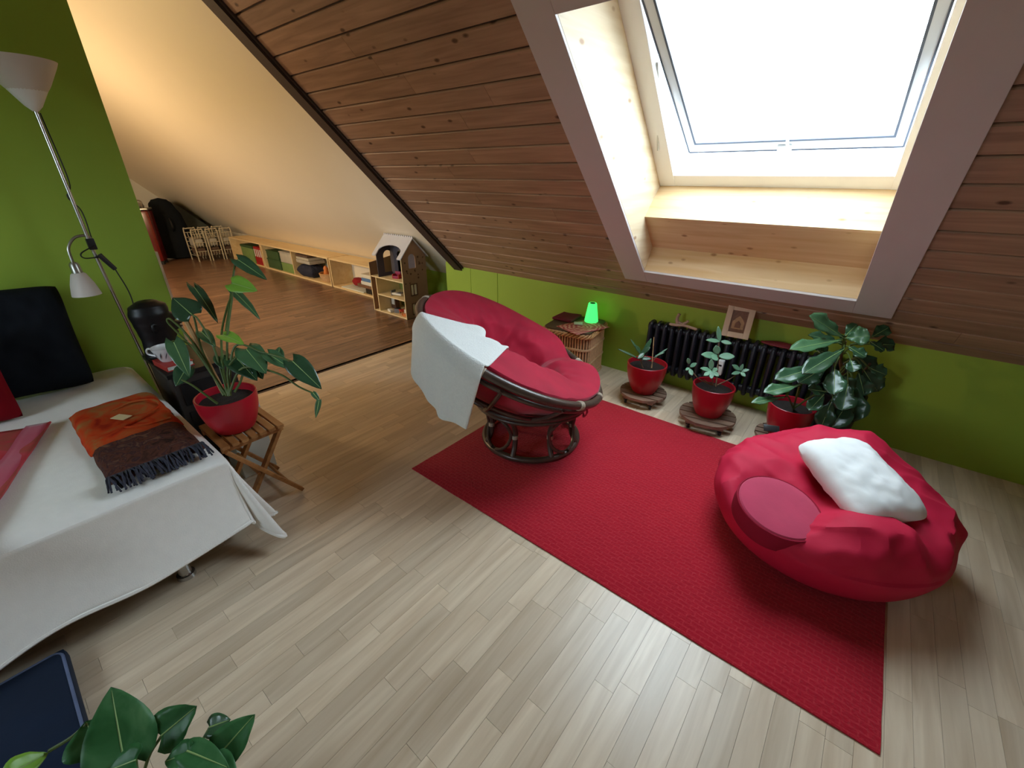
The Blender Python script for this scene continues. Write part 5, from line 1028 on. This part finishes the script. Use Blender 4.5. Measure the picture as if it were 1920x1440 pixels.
for s_, hl in ((1, [arch(DD*0.42, 0.565, 0.10, 0.155), rect(DD*0.40, 0.325, 0.085, 0.12), rect(DD*0.40, 0.105, 0.085, 0.12)]), (-1, [rect(DD*0.4, 0.30, 0.08, 0.11)])):
    if s_ < 0: poly = [(0, 0), (DD, 0), (DD, 0.62), (0, 0.575)]
    else: poly = side_poly
    o = wpanel(poly, hl, 0.012, Matrix.Translation((s_*(DW-0.006), 0, 0)) @ SIDE, 'side_wall', 'doll_side')
    if s_ > 0:
        for cy in (0.325, 0.105):
            f = MB(); y = DD*0.40
            for (a, b, c, d) in ((y-0.05, y-0.041, cy-0.068, cy+0.068), (y+0.041, y+0.05, cy-0.068, cy+0.068), (y-0.05, y+0.05, cy-0.068, cy-0.059), (y-0.05, y+0.05, cy+0.059, cy+0.068)): f.box(DW-0.001, DW+0.004, a, b, c, d)
            f.build('window_frame', 'doll_spot', o, smooth=False)
            MB().box(DW-0.009, DW-0.005, y-0.042, y+0.042, cy-0.06, cy+0.06).build('window_pane', 'doll_cream', o, smooth=False)
            MB().box(DW-0.004, DW+0.001, y-0.004, y+0.004, cy-0.06, cy+0.06).build('mullion', 'doll_spot', o, smooth=False)
        rn = random.Random(2)
        for _ in range(22):
            y, z = rn.uniform(0.02, DD-0.03), rn.uniform(0.40, 0.68)
            if abs(y-DD*0.42) < 0.065 and z > 0.55: continue
            sp = MB().lathe([(0, 0), (rn.uniform(0.006, 0.013), 0), (0.004, 0.0012), (0, 0.0012)], 8, mtx=frame_mtx((DW+0.0002, y, z), (1, 0, 0))); sp.build('painted_leaf', 'doll_spot', o, smooth=False)
BACK = Matrix(((1, 0, 0, 0), (0, 0, 1, DD-0.006), (0, 1, 0, 0), (0, 0, 0, 1)))
wpanel([(-DW+0.012, 0), (DW-0.012, 0), (DW-0.012, z3), (-DW+0.17, z3), (-DW+0.012, 0.60)], [arch(-0.02, z2+0.03, 0.10, 0.24), rect(0.12, 0.31, 0.08, 0.1), rect(-0.12, 0.10, 0.09, 0.11)], 0.010, BACK, 'back_wall', 'doll_green')
for z, x0 in ((0.006, -DW), (z1, -DW+0.10), (z2, -DW)): MB().box(x0+0.0125, DW-0.0125, 0.002, DD-0.012, z-0.006, z+0.006).build('floor_board', 'doll_edge', dh, smooth=False)
MB().box(-DW+0.012, -DW+0.10, 0.06, DD-0.012, z1+0.08-0.005, z1+0.08+0.005).build('landing', 'doll_edge', dh, smooth=False)
MB().box(-DW+0.095, -DW+0.107, 0.004, DD-0.012, 0.0125, z2-0.0065).build('inner_wall', 'doll_edge', dh, smooth=False)
for x in (-DW, DW-0.012): MB().box(x+0.0005, x+0.0115, -0.004, 0.0, 0, z3-0.11 if x < 0 else z3).build('front_edge', 'doll_edge', dh, smooth=False)
wpanel([(-DW+0.165, z2), (DW-0.013, z2), (DW-0.013, 0.838), (-DW+0.165, 0.838)], [arch(0.03, z2+0.06, 0.105, 0.24)], 0.008, Matrix(((1,0,0,0),(0,0,1,DD*0.6),(0,1,0,0),(0,0,0,1))), 'attic_wall', 'doll_grey')
wpanel([(0.006, z2+0.0065), (DD-0.012, z2+0.0065), (DD-0.012, z3-0.015), (DD/2, zr-0.03), (0.006, z3-0.015)], [arch(DD*0.47, z2+0.045, 0.125, 0.25)], 0.010, Matrix.Translation((-DW+0.166, 0, 0)) @ SIDE, 'attic_side', 'doll_grey')
# roof: a slab each side of the ridge with an arched grey front fascia and a comb ridge
rx0, rx1 = -DW+0.13, DW+0.02
for s_ in (1, -1):
    m = MB(); y0, ye = DD/2, (DD+0.025 if s_ > 0 else -0.025)
    P = [(rx0, y0, zr), (rx1, y0, zr), (rx1, ye, z3-0.01), (rx0, ye, z3-0.01)]
    v = [m.bm.verts.new(p) for p in P] + [m.bm.verts.new((p[0], p[1], p[2]-0.012)) for p in P]
    if s_ < 0:
        pass
    for f in ((0,1,2,3),(7,6,5,4),(0,4,5,1),(1,5,6,2),(2,6,7,3),(3,7,4,0)): m.bm.faces.new([v[i] for i in f])
    if s_ > 0: m.build('roof_slab', 'doll_roof', dh, smooth=False)
    else:
        m.bm.free()
        RM = Matrix.Translation((0, DD/2, zr)) @ Matrix(((1, 0, 0, 0), (0, -(DD/2+0.025)/0.28, 0, 0), (0, -(zr-z3+0.01)/0.28, 1, 0), (0, 0, 0, 1)))
        out = [(rx0, 0), (rx1, 0), (rx1, 0.28), (rx1-0.065, 0.28), (rx1-0.065, 0.20)] + [((rx0+rx1)/2 + ((rx1-rx0)/2-0.065)*math.cos(t), 0.20-0.085*math.sin(t)) for t in [PI*i/10 for i in range(1, 10)]] + [(rx0+0.065, 0.20), (rx0+0.065, 0.28), (rx0, 0.28)]
        wpanel(out, [], 0.012, RM, 'roof_fascia', 'doll_roof')
cmb = MB()
for k in range(15): x = rx0 + 0.014 + (rx1-rx0-0.028)*k/14; cmb.prism([(x-0.011, 0), (x+0.011, 0), (x+0.011, 0.012), (x, 0.022), (x-0.011, 0.012)], 0.008, Matrix(((1,0,0,0),(0,0,1,DD/2-0.004),(0,1,0,zr),(0,0,0,1))))
cmb.build('ridge_comb', 'doll_roof', dh, smooth=False)
# dollhouse furniture: each one loose
def toy(name, label, x, y, z, parts, rot=0):
    t = thing(name, label, 'toy', (-4.268+x, 2.93+y, z), rot, 'dollhouse furniture')
    for nm, mt, b in parts: MB().box(*b, 0.003).build(nm, mt, t)
    return t
toy('toy_armchair', 'magenta toy armchair in the dollhouse attic', 0.07, 0.10, z2+0.0062, [('seat', 'toy_magenta', (-0.035, 0.035, -0.03, 0.03, 0, 0.03)), ('backrest', 'toy_magenta', (-0.035, 0.035, 0.022, 0.034, 0.03, 0.075)), ('arm', 'toy_red', (-0.045, -0.035, -0.03, 0.03, 0, 0.05)), ('arm', 'toy_red', (0.035, 0.045, -0.03, 0.03, 0, 0.05))], 0.3)
toy('toy_dresser', 'small brown toy dresser in the dollhouse attic', 0.19, 0.14, z2+0.0062, [('body', 'doll_edge', (-0.03, 0.03, -0.02, 0.02, 0, 0.06)), ('mirror', 'toy_white', (-0.022, 0.022, 0.014, 0.02, 0.06, 0.12))])
toy('toy_bed', 'white toy bed on the middle floor of the dollhouse', 0.06, 0.10, z1+0.0062, [('mattress', 'toy_white', (-0.07, 0.07, -0.035, 0.035, 0.012, 0.035)), ('headboard', 'toy_grey', (-0.078, -0.070, -0.038, 0.038, 0, 0.06)), ('blanket', 'toy_grey', (0.0, 0.072, -0.037, 0.037, 0.034, 0.040))], 0.2)
toy('toy_cupboard', 'patterned toy cupboard on the middle dollhouse floor', 0.235, 0.10, z1+0.0062, [('body', 'toy_white', (-0.03, 0.03, -0.03, 0.03, 0, 0.11)), ('door', 'toy_magenta', (-0.026, -0.002, -0.034, -0.03, 0.01, 0.10)), ('door', 'toy_grey', (0.002, 0.026, -0.034, -0.03, 0.01, 0.10))])
toy('toy_stove', 'grey toy stove on the bottom dollhouse floor', 0.03, 0.09, 0.0122, [('body', 'toy_grey', (-0.035, 0.035, -0.03, 0.03, 0, 0.05)), ('hob', 'black_plastic', (-0.030, 0.030, -0.025, 0.025, 0.05, 0.055))], 0.5)
toy('toy_table', 'red topped toy table on the bottom dollhouse floor', 0.14, 0.08, 0.0122, [('top', 'toy_red', (-0.05, 0.05, -0.035, 0.035, 0.045, 0.055)), ('leg', 'toy_orange', (-0.045, -0.035, -0.03, -0.02, 0, 0.045)), ('leg', 'toy_orange', (0.035, 0.045, -0.03, -0.02, 0, 0.045)), ('leg', 'toy_orange', (-0.045, -0.035, 0.02, 0.03, 0, 0.045)), ('leg', 'toy_orange', (0.035, 0.045, 0.02, 0.03, 0, 0.045))], -0.3)
toy('toy_chair', 'orange toy chair beside the toy table in the dollhouse', 0.22, 0.05, 0.0122, [('seat', 'toy_orange', (-0.02, 0.02, -0.02, 0.02, 0, 0.03)), ('backrest', 'toy_white', (-0.02, 0.02, 0.014, 0.02, 0.03, 0.075))], 0.4)
toy('toy_cabinet', 'brown toy cabinet with white panes in the dollhouse', -0.16, 0.20, 0.0122, [('body', 'doll_spot', (-0.045, 0.045, -0.03, 0.03, 0, 0.15)), ('pane', 'toy_white', (-0.030, 0.030, -0.033, -0.03, 0.05, 0.13))])
toy('toy_bath', 'white toy bathtub on the bottom dollhouse floor', -0.06, 0.05, 0.0122, [('tub', 'toy_white', (-0.04, 0.04, -0.022, 0.022, 0.006, 0.035)), ('foot', 'toy_grey', (-0.035, -0.028, -0.018, 0.018, 0, 0.006)), ('foot', 'toy_grey', (0.028, 0.035, -0.018, 0.018, 0, 0.006))], -0.2)

# ------------------------------------------------------------------ things at the dark far end
bc = thing('instrument_case', 'tall black soft instrument case standing at the far end', 'instrument case', (-10.66, 2.64, 0), math.radians(-10))
def casef(u, v):
    a = 2*PI*u; z = 1.10*v; pr = [(0, 0.12), (0.02, 0.28), (0.25, 0.32), (0.5, 0.28), (0.7, 0.26), (0.9, 0.19), (0.98, 0.12), (1.0, 0.01)]
    for (t0, r0), (t1, r1) in zip(pr, pr[1:]):
        if t0 <= v <= t1: f = (v-t0)/(t1-t0); r = r0+(r1-r0)*f*f*(3-2*f); break
    return Vector((r*math.cos(a)*0.55 - 0.10*v, r*math.sin(a) - 0.08*v, z))
m = MB(); m.grid(casef, 40, 40, closed_u=True); m.build('case_body', 'black_fabric', bc)
MB().tube(spline([(0.10, -0.02, 0.75), (0.18, -0.02, 0.68), (0.18, -0.02, 0.58), (0.12, -0.02, 0.52)], 6), 0.012, 6).build('handle', 'black_plastic', bc)
rc_ = thing('red_case', 'glossy dark red upright case with metal top at the far end', 'case', (-10.30, 2.12, 0), math.radians(-25))
MB().box(-0.16, 0.16, -0.15, 0.17, 0.05, 0.93, 0.05).build('shell', 'case_red', rc_)
MB().box(-0.165, 0.165, -0.155, 0.175, 0.935, 0.965, 0.01).build('rim', 'brushed_steel', rc_)
MB().tube(spline([(-0.10, -0.08, 0.965), (-0.10, -0.08, 1.08), (0.10, 0.10, 1.08), (0.10, 0.10, 0.965)], 6), 0.012, 8).build('handle', 'brushed_steel', rc_)
MB().lathe([(0, 0.967), (0.08, 0.967), (0.09, 1.0), (0.07, 1.05), (0, 1.06)], 24, (0, 0.02, 0)).build('dome', 'brushed_steel', rc_)
for (x, y) in ((-0.12, -0.11), (0.12, -0.11), (-0.12, 0.13), (0.12, 0.13)): MB().lathe([(0, 0), (0.03, 0), (0.03, 0.052), (0, 0.052)], 12, (x, y, 0)).build('foot', 'black_plastic', rc_)
hp = MB()
def heapf(u, v):
    yy = 2.66 + 0.93*v; zt = min(alc(yy) - 0.07, 1.02 - 0.3*(v < 0.02)); x = -11.85 + 0.90*u
    edge = min(1, 6*(1-u)+0.02)
    return Vector((x + 0.05*mnoise.noise((yy*4, u*3, 1)), yy, max(0.02, (zt - 0.10*u*u - 0.05*abs(mnoise.noise((u*5, v*6, 2))))*edge)))
hp.grid(heapf, 30, 30); o = hp.build('tarpaulin_heap', 'tarp_grey'); solid(o, 0.012)
tag(o, 'dark grey tarpaulin draped over a heap under the slope behind the wire racks', 'tarpaulin')
def rack(label, x, y, rot, mat):
    t = thing('wire_rack', label, 'rack', (x, y, 0), rot, 'wire racks at the far end'); w, d, h = 0.20, 0.095, 0.57
    for s_ in (-1, 1):
        MB().tube(spline([(s_*w, -d, 0.0), (s_*w, -d, h-0.04), (s_*w, -d+0.04, h), (s_*w, d-0.04, h), (s_*w, d, h-0.04), (s_*w, d, 0)], 5), 0.011, 7).build('hoop', mat, t)
    for z in (0.10, 0.26, 0.42):
        b = MB()
        for k in range(5): y_ = -d + 2*d*k/4; b.tube([(-w, y_, z+0.08), (-w+0.02, y_, z), (w-0.02, y_, z), (w, y_, z+0.08)], 0.005, 5)
        for x_ in (-w, w): b.tube([(x_, -d, z+0.08), (x_, d, z+0.08)], 0.006, 5)
        b.build('wire_basket', mat, t)
    MB().box(-w+0.02, w-0.02, -d+0.03, d-0.03, 0.112, 0.24, 0.02).build('contents', 'brown_fabric', t)
    MB().box(-w+0.02, w-0.02, -d+0.03, d-0.03, 0.272, 0.40, 0.02).build('contents', 'paper_grey', t)
rack('cream wire basket rack, leftmost of three at the far end', -10.12, 2.80, 0.0, 'wire_cream')
rack('cream wire basket rack, middle of three at the far end', -10.08, 3.025, 0.0, 'wire_cream')
rack('cream wire basket rack, rightmost of three at the far end', -10.04, 3.25, 0.0, 'wire_cream')
o = pillow('patterned_bag', 'bag_pattern', 0.27, 0.30, 0.11, frame_mtx((-9.90, 3.495, 0.16), (1, -0.6, 0.25), (0, 0.3, 1)), None, 4, 0.03, 8); tag(o, 'brown patterned cloth bag next to the wire racks', 'bag')
lam = thing('alcove_lamp', 'warm paper globe lamp hanging in the alcove behind the green wall', 'lamp', (-6.6, -0.2, 1.95))
MB().lathe([(0.03, -0.18)] + [(0.18*math.cos(t), 0.18*math.sin(t)) for t in [PI*(-0.45+0.9*i/14) for i in range(15)]] + [(0.03, 0.18)], 28).build('shade', 'frosted_glass', lam)
MB().tube([(0, 0, 0.17), (0, 0, 0.55)], 0.004, 6).build('cord', 'cord_black', lam)
d = bpy.data.lights.new('alcove_bulb', 'POINT'); d.energy = 150; d.color = (1.0, 0.70, 0.38); d.shadow_soft_size = 0.12
o = bpy.data.objects.new('alcove_bulb', d); COL.objects.link(o); o.location = (-6.6, -0.2, 1.70)
